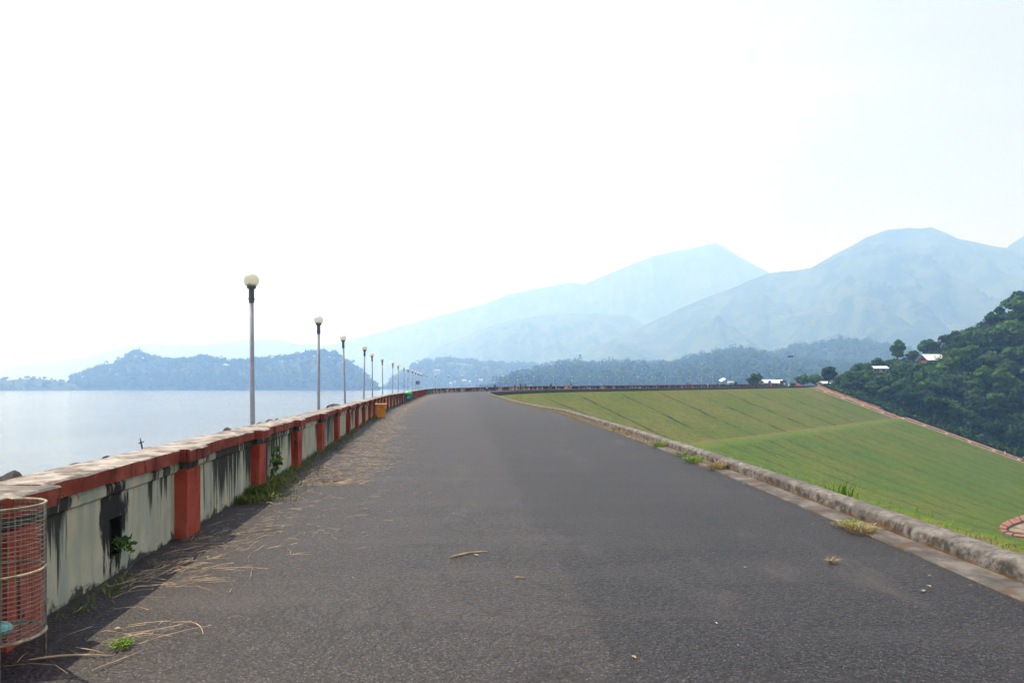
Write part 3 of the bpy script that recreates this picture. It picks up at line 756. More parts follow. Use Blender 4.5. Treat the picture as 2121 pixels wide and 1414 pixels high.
def blades(n, h, spread, w=.008, lean=.5, seed=0, base=None):
    rr = np.random.default_rng(seed); out = []
    for _ in range(n):
        a = rr.uniform(0, 6.28); r0 = spread * math.sqrt(rr.random()); x, y, z = r0 * math.cos(a), r0 * math.sin(a), 0
        if base is not None: x, y, z = base(rr)
        hh = h * rr.uniform(.3, 1.1); la = rr.uniform(0, 6.28) if base is not None else a + rr.normal() * .7; L = lean * hh * rr.uniform(.2, 1.5); ww = w * rr.uniform(.6, 1.3)
        dx, dy = math.cos(la), math.sin(la); px_, py_ = -dy * ww, dx * ww
        pts = [(x, y, z, 1), (x + dx * L * .3, y + dy * L * .3, z + hh * .6, .8), (x + dx * L, y + dy * L, z + hh * (1 - .25 * lean), .12)]
        for p_, q_ in zip(pts, pts[1:]):
            out.append([(p_[0] - px_ * p_[3], p_[1] - py_ * p_[3], p_[2]), (p_[0] + px_ * p_[3], p_[1] + py_ * p_[3], p_[2]), (q_[0] + px_ * q_[3], q_[1] + py_ * q_[3], q_[2]), (q_[0] - px_ * q_[3], q_[1] - py_ * q_[3], q_[2])])
    return np.array(out)
def tuft(x, y, z, n, h, spread, m, label, seed, w=.008, lean=.6):
    o = quads('grass_tuft', blades(n, h, spread, w, lean, seed), m); o.location = (x, y, z)
    return prop(o, label, 'grass tuft', 'grass tufts by the kerb and walls')
for n_, (px, py, n, h, sp, m, lab) in enumerate([
    (1366, 926, 130, .20, .22, GRASSB, 'bright green weed tuft at the kerb, farthest of the three green tufts'),
    (1412, 945, 90, .14, .25, GRASSB, 'bright green tuft at the kerb, middle of the three green tufts'),
    (1438, 957, 150, .17, .28, GRASSB, 'spreading bright green tuft at the kerb just before the straw-coloured one'),
    (1485, 972, 130, .22, .2, DRYGRASS, 'straw-coloured dry grass tuft against the kerb'),
    (1768, 1094, 60, .10, .14, GRASSB, 'small green sprout in the dry grass at the cracked part of the kerb'),
    (1782, 1102, 110, .12, .2, DRYGRASS, 'pale dry grass heap in the gutter at the cracked part of the kerb'),
    (1748, 1092, 60, .08, .16, DRYGRASS, 'low dry grass beside the heap at the cracked part of the kerb'),
    (1724, 1168, 34, .06, .04, DRYGRASS, 'little dried grass clump lying alone on the asphalt'),
    (1283, 892, 120, .20, .35, DRYGRASS, 'yellowing grass patch at the kerb beyond the green tufts'),
    (252, 1342, 60, .045, .07, GRASSB, 'tiny green tuft alone on the asphalt near the wire basket')]):
    x, y = gnd(px, py); tuft(x, y, .015, n, h, sp * .8, m, lab, 40 + n_, .006, 1.1)
for n_, (px, py, n, h, sp) in enumerate([(1606, 975, 110, .42, .16), (1742, 1022, 90, .40, .2), (1648, 992, 45, .28, .06), (1905, 1082, 70, .22, .10)]):
    s = R.s_of_col(px, .55); x, y = R.at(s, .55)
    tuft(x, y, -.08, n, h, sp, GRASSB, ['tall blade-leaved tuft standing behind the kerb', 'fine tall grass tuft behind the kerb, nearer than the tall blade-leaved one', 'few thin stalks between the two tall tufts behind the kerb', 'sparse grass tuft behind the kerb on its nearest stretch'][n_], 80 + n_, .010, .5)
# loose grass that no one would count
def base_wall(rr):
    u = rr.random(); y0 = 9.5 + 75 * u ** 1.9
    cl = float(vnoise(y0 * .55, 3.3)); o = .02 + abs(rr.normal()) * (.10 + .26 * cl)
    x, y = W.at(W.s_of_y(y0), min(o, .95)); return float(x), float(y), .01
def base_wall2(rr):
    y0 = rr.choice([5.35, 5.0, 5.6, 7.4, 9.6, 10.0, 10.5, 11.3, 12.2, 13.2]) + rr.normal() * .16
    x, y = W.at(W.s_of_y(y0), .10 + abs(rr.normal()) * .12); return float(x), float(y), .01
G1 = np.concatenate([blades(4200, .14, 0, .006, 1.0, 5, base_wall), blades(300, .075, 0, .005, 1.1, 6, base_wall2), blades(800, .20, 0, .006, .9, 8, lambda rr: (*[float(k) for k in W.at(W.s_of_y(10.0 + abs(rr.normal()) * .75), .03 + abs(rr.normal()) * .18)], .01))])
prop(quads('grass', G1, GRASS), 'patchy grass growing along the foot of the parapet', None, None, 'stuff')
def base_kerb(rr):
    s = R.s_of_y(2 + 120 * rr.random() ** 2.0); o = .36 + abs(rr.normal()) * .8; x, y = R.at(s, o); return float(x), float(y), -.12 - .14 * o
prop(quads('grass', blades(15000, .16, 0, .006, .8, 9, base_kerb), GRASSB), 'bright grass along the shoulder behind the kerb', None, None, 'stuff')
def base_kerb2(rr):
    y0 = 18 + 105 * rr.random(); cl = float(vnoise(y0 * .3, 9.1)); s = R.s_of_y(y0); x, y = R.at(s, -.05 - abs(rr.normal()) * .30 * (cl + .2)); return float(x), float(y), .012
prop(quads('grass', blades(5200, .12, 0, .008, .9, 10, base_kerb2), DRYGRASS), 'yellowed grass in the gutter along the kerb', None, None, 'stuff')
# straw swept against the wall
def straw(n, seed, yfun, ofun, l0, l1):
    rr = np.random.default_rng(seed); out = []
    for _ in range(n):
        y0 = yfun(rr); x, y = W.at(W.s_of_y(y0), ofun(rr, y0)); L = rr.uniform(l0, l1); a = W.head(W.s_of_y(y0)) + rr.normal() * .9 - .6; bend = rr.normal() * .7
        z = float(hY(y)) + .022 + rr.random() ** 3 * .03; w = .0012 * rr.uniform(.5, 1.7) * (1 + y0 / 60)
        p = np.array([x, y]); pts = [p]
        for k in range(3):
            p = p + np.array([math.cos(a), math.sin(a)]) * L / 3; a += bend / 3; pts.append(p)
        zz = [z, z + rr.random() * .015, z + rr.random() * .015, z]
        for k in range(3):
            t_ = pts[k + 1] - pts[k]; nn = np.array([-t_[1], t_[0]]) / (np.hypot(*t_) + 1e-9) * w
            out.append([(*(pts[k] - nn), zz[k]), (*(pts[k] + nn), zz[k] + .002), (*(pts[k + 1] + nn), zz[k + 1] + .002), (*(pts[k + 1] - nn), zz[k + 1])])
    return np.array(out)
def clump_o(rr, y0):
    c = float(vnoise(y0 * .35 + 3, 1.7)); return .35 + abs(rr.normal()) * .35 + 1.3 * c * rr.random() + .015 * y0 * rr.random()
S = [straw(48, 1, lambda r_: 5.6 + abs(r_.normal()) * .55 - .2, lambda r_, y_: .10 + r_.random() * .75, .15, .60),
     straw(14, 2, lambda r_: 4.25 + r_.normal() * .18, lambda r_, y_: .25 + r_.random() * .7, .12, .55),
     straw(150, 3, lambda r_: 6.6 + r_.normal() * .8, lambda r_, y_: .15 + abs(r_.normal()) * .6, .06, .35),
     straw(900, 4, lambda r_: 7 + 15 * r_.random(), lambda r_, y_: .4 + abs(r_.normal()) * .9, .03, .20),
     straw(5600, 5, lambda r_: 11 + 100 * r_.random() ** 1.5, clump_o, .04, .30)]
prop(quads('straw', np.concatenate(S), STRAW), 'dry straw scattered on the asphalt beside the parapet', None, None, 'stuff')
rr = np.random.default_rng(21); out = []
for k in range(300):
    y0 = 3.0 + 60 * rr.random() ** 2.2; xl = W.at(W.s_of_y(y0))[0] + .5; x0 = rr.uniform(xl, 3.9) if rr.random() < .6 else rr.choice([3.7, 3.9]) + rr.normal() * .25
    if x0 > 4.1: continue
    a = rr.uniform(0, 6.28); L = (.004 + .026 * rr.random() ** 2) * (1 + y0 * .03); w = L * rr.uniform(.12, .6); u_ = np.array([math.cos(a), math.sin(a)]) * L; v_ = np.array([-math.sin(a), math.cos(a)]) * w; z = .018 + rr.random() * .003
    out.append([(x0 - u_[0], y0 - u_[1], z), (x0 + v_[0], y0 + v_[1], z + .003), (x0 + u_[0], y0 + u_[1], z), (x0 - v_[0], y0 - v_[1], z + .004)])
prop(quads('litter', np.array(out), plain('pale_leaf_bits', (.34, .28, .20), .8, .2, .5, 2)), 'pale leaf bits and chips strewn on the asphalt', None, None, 'stuff')
def stalk(px, py, px2, py2, w, label, bend=.06):
    a, b = gnd(px, py), gnd(px2, py2); mb = MB(); pts = []
    for k in range(7):
        t_ = k / 6; pts.append((a[0] + (b[0] - a[0]) * t_ + bend * math.sin(t_ * 3.1) * .3, a[1] + (b[1] - a[1]) * t_ + bend * math.sin(t_ * 3.1), .020 + .004 * math.sin(t_ * 5)))
    mb.tube(pts, [w * .4, w, w, w * .9, w * .8, w * .6, w * .3], 5); o = mb.build('straw_stalk', STALK)
    prop(o, label, 'stalk', 'dry stalks on the asphalt')
stalk(930, 1158, 1010, 1145, .011, 'dry split leaf stalk lying alone in the middle of the asphalt')
stalk(1064, 1200, 1088, 1199, .006, 'short straight straw right of the split leaf stalk', 0)
stalk(356, 1294, 420, 1318, .004, 'single curved straw lying on open asphalt right of the wire basket', .08)
stalk(190, 1396, 298, 1350, .004, 'long thin straw with a bent tip nearest the camera', -.05)
stalk(60, 1372, 232, 1362, .007, 'thick long straw in front of the wire basket', .03)
stalk(480, 1110, 588, 1096, .006, 'long straw lying across the wall shadow near the second pillar', .04)
# leafy weeds rooted in the wall
def weed(loc, h, n, label, seed, size=.05, hang=False):
    rr = np.random.default_rng(seed); r = empty('leafy_weed', loc, 0, label, 'weed', 'weeds growing on the parapet')
    st, lf = MB(), []
    for k in range(n):
        a = rr.uniform(-1.4, 1.4); hh = h * rr.uniform(.5, 1.0); dx, dy = math.cos(a) * .10, math.sin(a) * .16
        end = Vector((dx + .04, dy, hh if not hang else hh * rr.uniform(-.8, .6)))
        mid = end * .5 + Vector((.04, 0, .03)); st.tube([(0, 0, 0), mid, end], [.004, .003, .002], 5)
        for _ in range(7):
            t_ = rr.uniform(.25, 1.05); c_ = (mid * (1 - t_) + end * t_) if t_ > .5 else mid * t_ * 2
            c_ = c_ + Vector(rr.normal(size=3) * .018); d1 = Vector(rr.normal(size=3)); d1.x = abs(d1.x) * .6; d1.normalize(); d2 = d1.cross(Vector(rr.normal(size=3))).normalized(); L = size * rr.uniform(.6, 1.2)
            lf.append([c_, c_ + d1 * L * .5 + d2 * L * .38, c_ + d1 * L, c_ + d1 * L * .5 - d2 * L * .38])
    st.build('stem', plain('weed_stem', (.12, .11, .04), .8, .2, .2, 20), r); quads('leaves', np.array([[tuple(v) for v in q_] for q_ in lf]), WEED, r)
x, y = W.at(W.s_of_y(6.02), -.06); weed((x, y, .30), .20, 9, 'green leafy weed growing out of the dark hole in the parapet', 1, .05, True)
x, y = W.at(W.s_of_y(11.55), .03); weed((x, y, .02), .62, 12, 'tall leafy weed with yellow lower leaves standing against a parapet panel', 2, .085)

# ------------------------------------------------------------------ trees
def crown_cards(rr, Rx, Rz, lobes, cards, size, flat=.75):
    cs = rr.normal(size=(lobes, 3)); cs /= np.linalg.norm(cs, axis=1)[:, None]
    cs *= (rr.random((lobes, 1)) ** .4) * np.array([Rx * .72, Rx * .72, Rz * .70]); lr = Rx * rr.uniform(.24, .44, lobes)
    k = rr.integers(0, lobes, cards); n = rr.normal(size=(cards, 3)); n[:, 2] = n[:, 2] + .35; n /= np.linalg.norm(n, axis=1)[:, None]
    c = cs[k] + n * (lr[k] * rr.uniform(.55, 1.05, cards))[:, None] * np.array([1, 1, flat])
    nn = n + rr.normal(size=(cards, 3)) * .38; nn /= np.linalg.norm(nn, axis=1)[:, None]
    u = np.cross(nn, rr.normal(size=(cards, 3))); u /= np.linalg.norm(u, axis=1)[:, None]; v = np.cross(nn, u)
    s = (size * rr.uniform(.55, 1.25, cards))[:, None]; a = s * u; b = s * v * rr.uniform(.5, .9, (cards, 1))
    return np.stack([c - a, c - b * .9, c + a, c + b], 1), cs
def make_tree(mat_, seed, Rx, Rz, ht, lobes=22, cards=2200, size=.55, low=False):
    rr = np.random.default_rng(seed); r = empty('broadleaf_tree')
    Q, cs = crown_cards(rr, Rx, Rz, lobes, cards, size)
    Q[..., 2] += ht
    quads('crown', Q, mat_, r)
    mb = MB(); tr = .035 * (ht + Rz) + .05
    mb.tube([(0, 0, -1.5), (.05, .03, ht * .35), (rr.normal() * .15, rr.normal() * .15, ht * .75), (0, 0, ht + Rz * .2)], [tr * 1.3, tr, tr * .75, tr * .3], 7)
    for j in range(7):
        e = cs[j % len(cs)] * .9; mb.tube([(0, 0, ht * .55), (e[0] * .5, e[1] * .5, ht * .8 + e[2] * .3), (e[0], e[1], ht + e[2])], [tr * .5, tr * .3, tr * .1], 5)
    mb.build('trunk', BARK, r)
    return r
PROTO = {}
def tree(x, y, kind, var, sc, label, group, squash=1.0):
    key = (kind, var)
    if key not in PROTO:
        Rx, Rz, ht = [(5.2, 3.6, 5.2), (4.2, 4.2, 5.6), (6.2, 3.2, 5.0)][var % 3]
        PROTO[key] = make_tree(LEAFS[kind], 300 + kind * 10 + var, Rx, Rz, ht, 20 + 5 * var, 2300); o = PROTO[key]; fresh = True
    else: o = copy_tree(PROTO[key])
    o.location = (x, y, tz(x, y) - .3); o.scale = (sc, sc, sc * squash); o.rotation_euler = (random.uniform(-.06, .06), random.uniform(-.06, .06), random.uniform(0, 6.28))
    return prop(o, label, 'tree', group)
kinds = ['dark green', 'mid green', 'olive green', 'brownish', 'bright green']
zones = ['low on the wooded hillside next to the stair path', 'half-way up the wooded hillside', 'high on the wooded hillside against the sky']
pts = []
rr = np.random.default_rng(77); tries = 0
SHED = (219.0, 342.0)
while len(pts) < 150 and tries < 9000:
    tries += 1
    dq = rr.uniform(4, 112); qq_ = 9.5 + 118 * rr.random() ** 1.15
    p = AX + DN * dq + CR * qq_
    k = p[0] / p[1]
    if k > .83 or k < .40: continue
    if dq < 24 and qq_ < 14: continue
    sep_ = 5.6 + .035 * qq_
    if any((p[0] - a[0]) ** 2 + (p[1] - a[1]) ** 2 < sep_ ** 2 for a in pts): continue
    # a clear line of sight to the two roofs on the hill
    pc = CX + F * p[0] / p[1]
    pts.append((p[0], p[1], dq, qq_, pc))
for (x, y, dq, qq_, pc) in pts:
    kd = int(rr.choice([0, 0, 0, 1, 1, 1, 2, 2, 3, 4])); sc = rr.uniform(.85, 1.5) * (1.0 if qq_ > 22 else .85)
    if dq < 34 and qq_ < 40: sc *= .8
    py = HY - (tz(x, y) + 9.4 * sc - EYE) / y * F
    cap = float(np.interp(pc, [1690, 1703, 1732, 1773, 1794, 1827, 1843, 1872, 1880, 1902, 1929, 1977, 2044, 2050, 2077, 2114, 2160], [768, 755, 752, 741, 727, 721, 742, 742, 731, 713, 699, 686, 668, 653, 635, 596, 570]))
    lim = 748 if 1885 < pc < 1972 and y < 345 else 768 if 1792 < pc < 1850 and y < 338 else 0
    lim = max(lim, cap)
    if py < lim:
        sc = (EYE + (HY - lim) / F * y - tz(x, y)) / 9.5
        if sc < .35: continue
    z_ = 0 if qq_ < 30 else 1 if qq_ < 70 else 2
    tree(x, y, kd, int(rr.integers(0, 3)), sc, f'{kinds[kd]} leafy tree {zones[z_]}', f'{kinds[kd]} forest trees, {["low", "middle", "high"][z_]} on the hillside', rr.uniform(.85, 1.2))
# undergrowth that fills between the trees
nb = 7400; dq = RNG.uniform(2, 165, nb); qv = 6.5 + 125 * RNG.random(nb) ** 1.3
qv = np.where(dq < 26, np.maximum(qv, 10), qv)
px_ = AX[0] + DN[0] * dq + CR[0] * qv; py_ = AX[1] + DN[1] * dq + CR[1] * qv; pz_ = terrain(px_, py_)[0]
C_ = np.repeat(np.stack([px_, py_, pz_], 1), 16, 0); n_ = len(C_)
off = RNG.normal(size=(n_, 3)) * np.array([1.1, 1.1, .6]); off[:, 2] = np.abs(off[:, 2]) + .2
nn = RNG.normal(size=(n_, 3)); nn[:, 2] += .8; nn /= np.linalg.norm(nn, axis=1)[:, None]
u = np.cross(nn, RNG.normal(size=(n_, 3))); u /= np.linalg.norm(u, axis=1)[:, None]; v = np.cross(nn, u); s_ = RNG.uniform(.3, .7, (n_, 1)); c_ = C_ + off
prop(quads('undergrowth', np.stack([c_ - u * s_, c_ - v * s_ * .7, c_ + u * s_, c_ + v * s_ * .7], 1), LEAFS[1]), 'dense green undergrowth between the hillside trees', None, None, 'stuff')
# trees that can be told apart
def place(x, dist, z=None):
    X_ = (x - CX) / F * dist; return X_, dist, (tz(X_, dist) if z is None else z)
def solo(x, dist, kind, var, sc, label, squash=1.0, z=None):
    X_, Y_, zz = place(x, dist, z); o = tree(X_, Y_, kind, var, sc, label, None, squash); o.location.z = zz; return o
solo(1858, 352, 2, 1, 1.1, 'lone olive tree standing clear of the canopy left of the upper white shed', 1.1, z=13.6)
solo(1560, 318, 2, 1, .82, 'bushy olive tree beside the shed with the blue sheet', .85, z=.6)
solo(1570, 330, 2, 0, .45, 'thin taller sapling just behind the bushy olive tree', 1.9, z=.6)
solo(1611, 345, 2, 0, .62, 'yellowish tree top showing above the shed roof', .9, z=.8)
solo(1664, 335, 2, 0, .82, 'olive tree right of the tall floodlight mast', 1.0, z=.5)
solo(1690, 340, 2, 2, .75, 'wide olive tree next to the dark tree at the start of the hillside', 1.0, z=.5)
solo(1716, 318, 0, 1, .95, 'very dark green tree at the start of the hillside', 1.0)
solo(1640, 330, 4, 2, .42, 'low bright green shrub behind the white post', .7, z=.6)

# ------------------------------------------------------------------ woods and hills further off
def woods(name, sil, D0, D1, n, tree_h, cards, size, m, label, hm, zb=-13.5, hlabel='', jit=0.35, seed=0):
    rr = np.random.default_rng(seed); xs = np.array([p[0] for p in sil], float); ys = np.array([p[1] for p in sil], float)
    top = lambda x: (HY - np.interp(x, xs, ys)) / F * D1 + EYE - tree_h * .82
    cols = np.linspace(xs[0] - 6, xs[-1] + 6, 160); vv = np.r_[np.linspace(0, 1, 18), 1.15, 1.4, 1.8]
    A, B = np.meshgrid(cols, vv, indexing='ij'); D = D0 + (D1 - D0) * B
    hgt = np.maximum(top(A), zb + 1); shape = np.where(B <= 1, np.sin(np.clip(B, 0, 1) * np.pi / 2) ** 1.1, np.maximum(0, 1 - (B - 1) * 1.2))
    Zh = zb + (hgt - zb) * shape + 1.5 * fbm(A * .05, B * 5, 3) * np.sin(np.pi * np.clip(B, 0, 1)) - .5
    prop(grid_mesh('hill', np.stack([(A - CX) / F * D, D, Zh], -1), hm), hlabel or label, None, None, 'structure')
    x = rr.uniform(xs[0], xs[-1], n); b = rr.random(n); b[:n // 4] = rr.uniform(.93, 1.03, n // 4); b[n // 4:n // 2] *= .3; dist = D0 + (D1 - D0) * b
    z = zb + (np.maximum(top(x), zb + 1) - zb) * np.sin(np.clip(b, 0, 1) * np.pi / 2) ** 1.1
    hh = tree_h * rr.uniform(1 - jit, 1 + jit, n); rad = hh * rr.uniform(.28, .48, n)
    hh = np.where(np.maximum(top(x), zb + 1) < zb + 3, hh * .5, hh)
    k = np.repeat(np.arange(n), cards); N_ = len(k)
    # each tree: three to five leafy lobes on an upright axis
    lob = rr.normal(size=(n, 5, 3)) * np.array([.5, .5, .30]); li = rr.integers(0, 5, N_)
    dirn = rr.normal(size=(N_, 3)); dirn /= np.linalg.norm(dirn, axis=1)[:, None]
    off = lob[k, li] + dirn * .42; c = np.stack([(x[k] - CX) / F * dist[k] + off[:, 0] * rad[k], dist[k] + off[:, 1] * rad[k], z[k] + hh[k] * (.46 + .42 * off[:, 2])], 1)
    nn = dirn + rr.normal(size=(N_, 3)) * .32; nn /= np.linalg.norm(nn, axis=1)[:, None]
    u = np.cross(nn, rr.normal(size=(N_, 3))); u /= np.linalg.norm(u, axis=1)[:, None]; v = np.cross(nn, u); s = size * rr.uniform(.6, 1.3, (N_, 1))
    Q = np.stack([c - u * s, c - v * s * .7, c + u * s, c + v * s * .7], 1)
    return prop(quads(name, Q, m), label, None, None, 'stuff')
WOODM = m_leaf('woodland_leaves', (.013, .060, .012), (.045, .115, .022), (.068, .085, .03), sc=.06)
HM = m_soil('wooded_hill_floor', (.020, .042, .012), (.045, .065, .02), .03)
silA = [(1000, 800), (1040, 786), (1075, 770), (1120, 761), (1160, 752), (1195, 748), (1240, 753), (1290, 748), (1340, 752), (1400, 748), (1440, 738), (1480, 730), (1520, 722), (1560, 724), (1600, 734), (1640, 738), (1700, 742), (1800, 748), (1900, 750)]
woods('woods', silA, 1250, 2200, 1700, 35, 90, 3.0, WOODM, 'hazy green woods on the low hill behind the far parapet', HM, hlabel='low wooded hill behind the far parapet', seed=3)
silA2 = [(1560, 745), (1600, 728), (1640, 716), (1690, 712), (1730, 704), (1760, 702), (1790, 703), (1820, 710), (1850, 712), (1880, 722), (1920, 735)]
woods('woods', silA2, 2000, 2350, 620, 33, 80, 3.2, WOODM, 'paler wooded ridge beyond the floodlight mast', HM, hlabel='ridge beyond the floodlight mast', seed=4)
silB = [(800, 800), (830, 770), (860, 752), (890, 742), (930, 740), (980, 745), (1030, 750), (1080, 752), (1150, 755), (1250, 752), (1350, 748)]
woods('woods', silB, 2500, 3300, 800, 33, 70, 4.6, WOODM, 'blue hazy woods on the shore behind the bend', HM, hlabel='shore hill behind the bend of the parapet', seed=5)
silC = [(146, 790), (152, 772), (175, 768), (200, 757), (232, 752), (260, 738), (272, 727), (285, 726), (310, 735), (345, 742), (380, 742), (400, 738), (425, 734), (450, 742), (480, 745), (520, 742), (570, 738), (600, 734), (630, 728), (660, 724), (690, 728), (715, 742), (740, 760), (765, 782), (785, 800)]
woods('woods', silC, 2010, 2330, 1300, 24, 72, 2.9, WOODM, 'blue hazy wooded headland across the lake', HM, zb=-12.6, hlabel='headland across the lake', seed=6)
silD = [(-140, 806), (-90, 796), (-40, 787), (0, 783), (40, 780), (75, 778), (100, 781), (130, 786), (160, 792), (185, 800)]
woods('woods', silD, 1850, 1960, 160, 8, 50, 1.7, WOODM, 'small trees on the low grassy point at the lake edge', m_soil('grassy_point', (.028, .050, .016), (.050, .065, .024), .03), zb=-12.6, hlabel='low grassy point at the lake edge', jit=.5, seed=8)

# mountains
def mountain(sil, D, Df, m, label, spur=.30, seed=0, zb=-30):
    xs = np.array([p[0] for p in sil], float); ys = np.array([p[1] for p in sil], float)
    cols = np.linspace(xs[0], xs[-1], 420); vv = np.r_[np.linspace(0, 1, 70), np.linspace(1.03, 1.5, 12)]
    A, B = np.meshgrid(cols, vv, indexing='ij')
    h = (HY - np.interp(A, xs, ys)) / F * D + EYE
    h = h + fbm(A * .06 + seed, A * 0 + seed, 3) * 5 + fbm(A * .7 + seed, A * 0 + seed, 2) * 2.2
    Dd = Df + (D - Df) * B
    X_ = (A - CX) / F * Dd
    rid = 1 - np.abs(fbm(X_ * .0022 + seed * 3, Dd * .0007 + seed, 5)) * 2
    sh = np.where(B <= 1, np.clip(B, 0, 1) ** 1.15, 1 - (B - 1) * 1.2)
    body = h * sh + h * spur * (rid - .72) * np.clip(4 * B * (1 - B), 0, 1) * np.where(B < 1, 1, 0) + (1 - np.abs(fbm(X_ * .006 + 3, Dd * .0022, 5)) * 3) * 26 * np.clip(B * 3, 0, 1) * np.clip((1.0 - B) * 6, 0, 1) + 9 * fbm(X_ * .012, Dd * .012, 4) * np.clip(B, 0, 1) * np.clip((1.0 - B) * 8, 0, 1)
    lim = (h - EYE) / D * Dd * .985 + EYE                       # front slopes stay below the crest line
    body = np.where((B < .985), np.minimum(body, lim), body)
    Zm = zb + np.maximum(body - zb, 0) * np.where(B <= 1, smooth(0, .08, B), 1)
    o = grid_mesh('mountain', np.stack([X_, Dd, Zm], -1), m)
    return prop(o, label, None, None, 'structure')
MT = m_mountain('mountain_green')
main = [(1080, 790), (1140, 764), (1200, 738), (1260, 706), (1330, 676), (1400, 642), (1470, 613), (1530, 590), (1585, 567), (1615, 563), (1650, 560), (1680, 555), (1720, 531), (1760, 511), (1800, 489), (1840, 476), (1880, 472), (1905, 474), (1928, 470), (1955, 480), (1985, 494), (2030, 504), (2080, 514), (2121, 523), (2200, 555), (2350, 610), (2600, 700)]
mountain(main, 5100, 2900, MT, 'grassy double-topped mountain with forest patches, nearest of the hazy mountains', .42, 1)
foot = [(820, 792), (870, 748), (900, 722), (960, 697), (1010, 677), (1060, 662), (1110, 655), (1160, 648), (1230, 650), (1300, 652), (1360, 690), (1460, 760)]
mountain(foot, 6000, 4300, MT, 'rounded hazy foothill in front of the pale peak', .35, 2)
second = [(560, 770), (660, 722), (740, 700), (800, 684), (900, 656), (1000, 630), (1050, 611), (1100, 600), (1180, 585), (1210, 589), (1250, 571), (1300, 551), (1350, 531), (1400, 520), (1440, 512), (1470, 506), (1485, 504), (1510, 518), (1550, 542), (1585, 560), (1660, 610), (1800, 690)]
mountain(second, 7700, 6600, MT, 'pale pointed peak behind the foothill', .35, 3)
leftm = [(-300, 790), (-120, 775), (0, 762), (100, 750), (180, 738), (240, 722), (290, 712), (350, 713), (420, 714), (500, 705), (560, 702), (620, 712), (700, 716), (760, 700), (850, 720), (1000, 780)]
mountain(leftm, 7600, 6900, MT, 'very faint low range across the lake', .3, 4)
rightm = [(2020, 600), (2060, 540), (2090, 508), (2121, 489), (2180, 470), (2300, 500), (2600, 620)]
mountain(rightm, 5900, 5300, MT, 'faint slope rising beyond the double-topped mountain', .3, 5)

# ------------------------------------------------------------------ buildings
SHEET = plain('white_roof_sheet', (.80, .81, .82), .45, .4, .05, 2)
GREYW = plain('grey_wall', (.28, .28, .28), .9, .1, .25, .8)
BLUE = plain('blue_tarpaulin', (.02, .13, .50), .6, .3, .2, 2)
DKGLASS = plain('dark_window', (.03, .035, .04), .2, .5, .2, 4)
BRICK = plain('brown_wall', (.20, .10, .065), .9, .1, .3, 1)
def house(name, loc, rz, w, dp, h, rh, wall_m, roof_m, label, cat='house', nwin=2, over=.5, posts=False):
    r = empty(name, loc, rz, label, cat)
    mb = MB(); mb.box((0, 0, h / 2 - .5), (w, dp, h + 1)); wl = mb.build('wall', wall_m, r)
    mb = MB(); a, b = w / 2 + over, dp / 2 + over
    vs = [(-a, -b, h), (a, -b, h), (a, b, h), (-a, b, h), (-a, 0, h + rh), (a, 0, h + rh)]; vs += [(x, y, z + .12) for x, y, z in vs]
    mb.add(vs, [(6, 7, 11, 10), (8, 9, 10, 11), (0, 4, 5, 1), (2, 5, 4, 3), (0, 1, 7, 6), (2, 3, 9, 8), (0, 6, 10, 4), (4, 10, 9, 3), (1, 5, 11, 7), (5, 2, 8, 11)])
    mb.build('roof', roof_m, r)
    mb = MB(); mb.box((-w * .1, -dp / 2 - .02, 1.0), (.95, .08, 2.0)); mb.build('door', BRICK, r)
    for k in range(nwin):
        xx = (-w / 2 + w * (k + .5) / nwin) + (.9 if abs((-w / 2 + w * (k + .5) / nwin) + w * .1) < .9 else 0)
        mb = MB(); mb.box((xx, -dp / 2 - .02, h * .58), (1.0, .08, 1.0)); mb.build('window', DKGLASS, r)
    if posts:
        for sx in (-1, 1):
            mb = MB(); mb.tube([(sx * (w / 2 + over * .7), -dp / 2 - over * .8, -1), (sx * (w / 2 + over * .7), -dp / 2 - over * .8, h)], .08, 6); mb.build('post', BARK, r)
    return r
X_, Y_, _ = place(1599, 325, .8); shed = house('shed', (X_, Y_, .6), .10, 9.2, 5, 2.2, 1.5, GREYW, SHEET, 'grey shed with a long white sheet roof near the end of the parapet', 'shed', 3, .5, True)
X_, Y_, _ = place(1594.5, 316, .8); mb = MB()
for k in range(6): mb.box((-.6 + .24 * k, .05 * (k % 2), 1.25), (.25, .03, 1.75), Matrix.Rotation(.12 * (k % 2), 3, 'Z'))
o = mb.build('tarpaulin', BLUE); o.location = (X_, Y_, 1.75); prop(o, 'bright blue tarpaulin hanging in front of the white-roofed shed', 'tarpaulin')
X_, Y_, _ = place(1575, 330, .8); house('hut', (X_, Y_, .6), .1, 4.2, 4, 2.0, 1.6, GREYW, plain('grey_tiles', (.22, .22, .24), .8, .2, .2, 1), 'grey gabled hut half hidden by the bushy olive tree', 'hut', 1, .4)
X_, Y_, _ = place(1622, 312, .8); r = empty('kiosk', (X_, Y_, .9), .1, 'dark kiosk with a white panel beside the floodlight mast', 'kiosk')
mb = MB(); mb.box((0, 0, 1.35), (2.1, 2, 2.7), None, bev=.05); mb.build('body', plain('dark_kiosk', (.06, .07, .075), .8, .2, .3, 2), r)
mb = MB(); mb.box((0, -.1, 2.85), (2.7, 2.6, .35), None, taper=.75); mb.build('roof', plain('dark_roof', (.08, .065, .06), .8, .2, .3, 2), r)
mb = MB(); mb.box((.1, -1.03, 1.55), (.75, .05, 1.05), None, bev=.01); mb.build('panel', WHITE, r)
mb = MB(); mb.box((-.65, -1.03, 1.0), (.55, .05, 1.9)); mb.build('door', DKGLASS, r)
X_, Y_, _ = place(1613, 306, .8); r = empty('sign_board', (X_, Y_, 1.05), .1, 'white notice board with grey writing in front of the kiosk', 'sign')
mb = MB(); mb.box((0, 0, 1.0), (1.35, .06, 1.2), None, bev=.015); bd = mb.build('board', WHITE, r)
mb = MB()
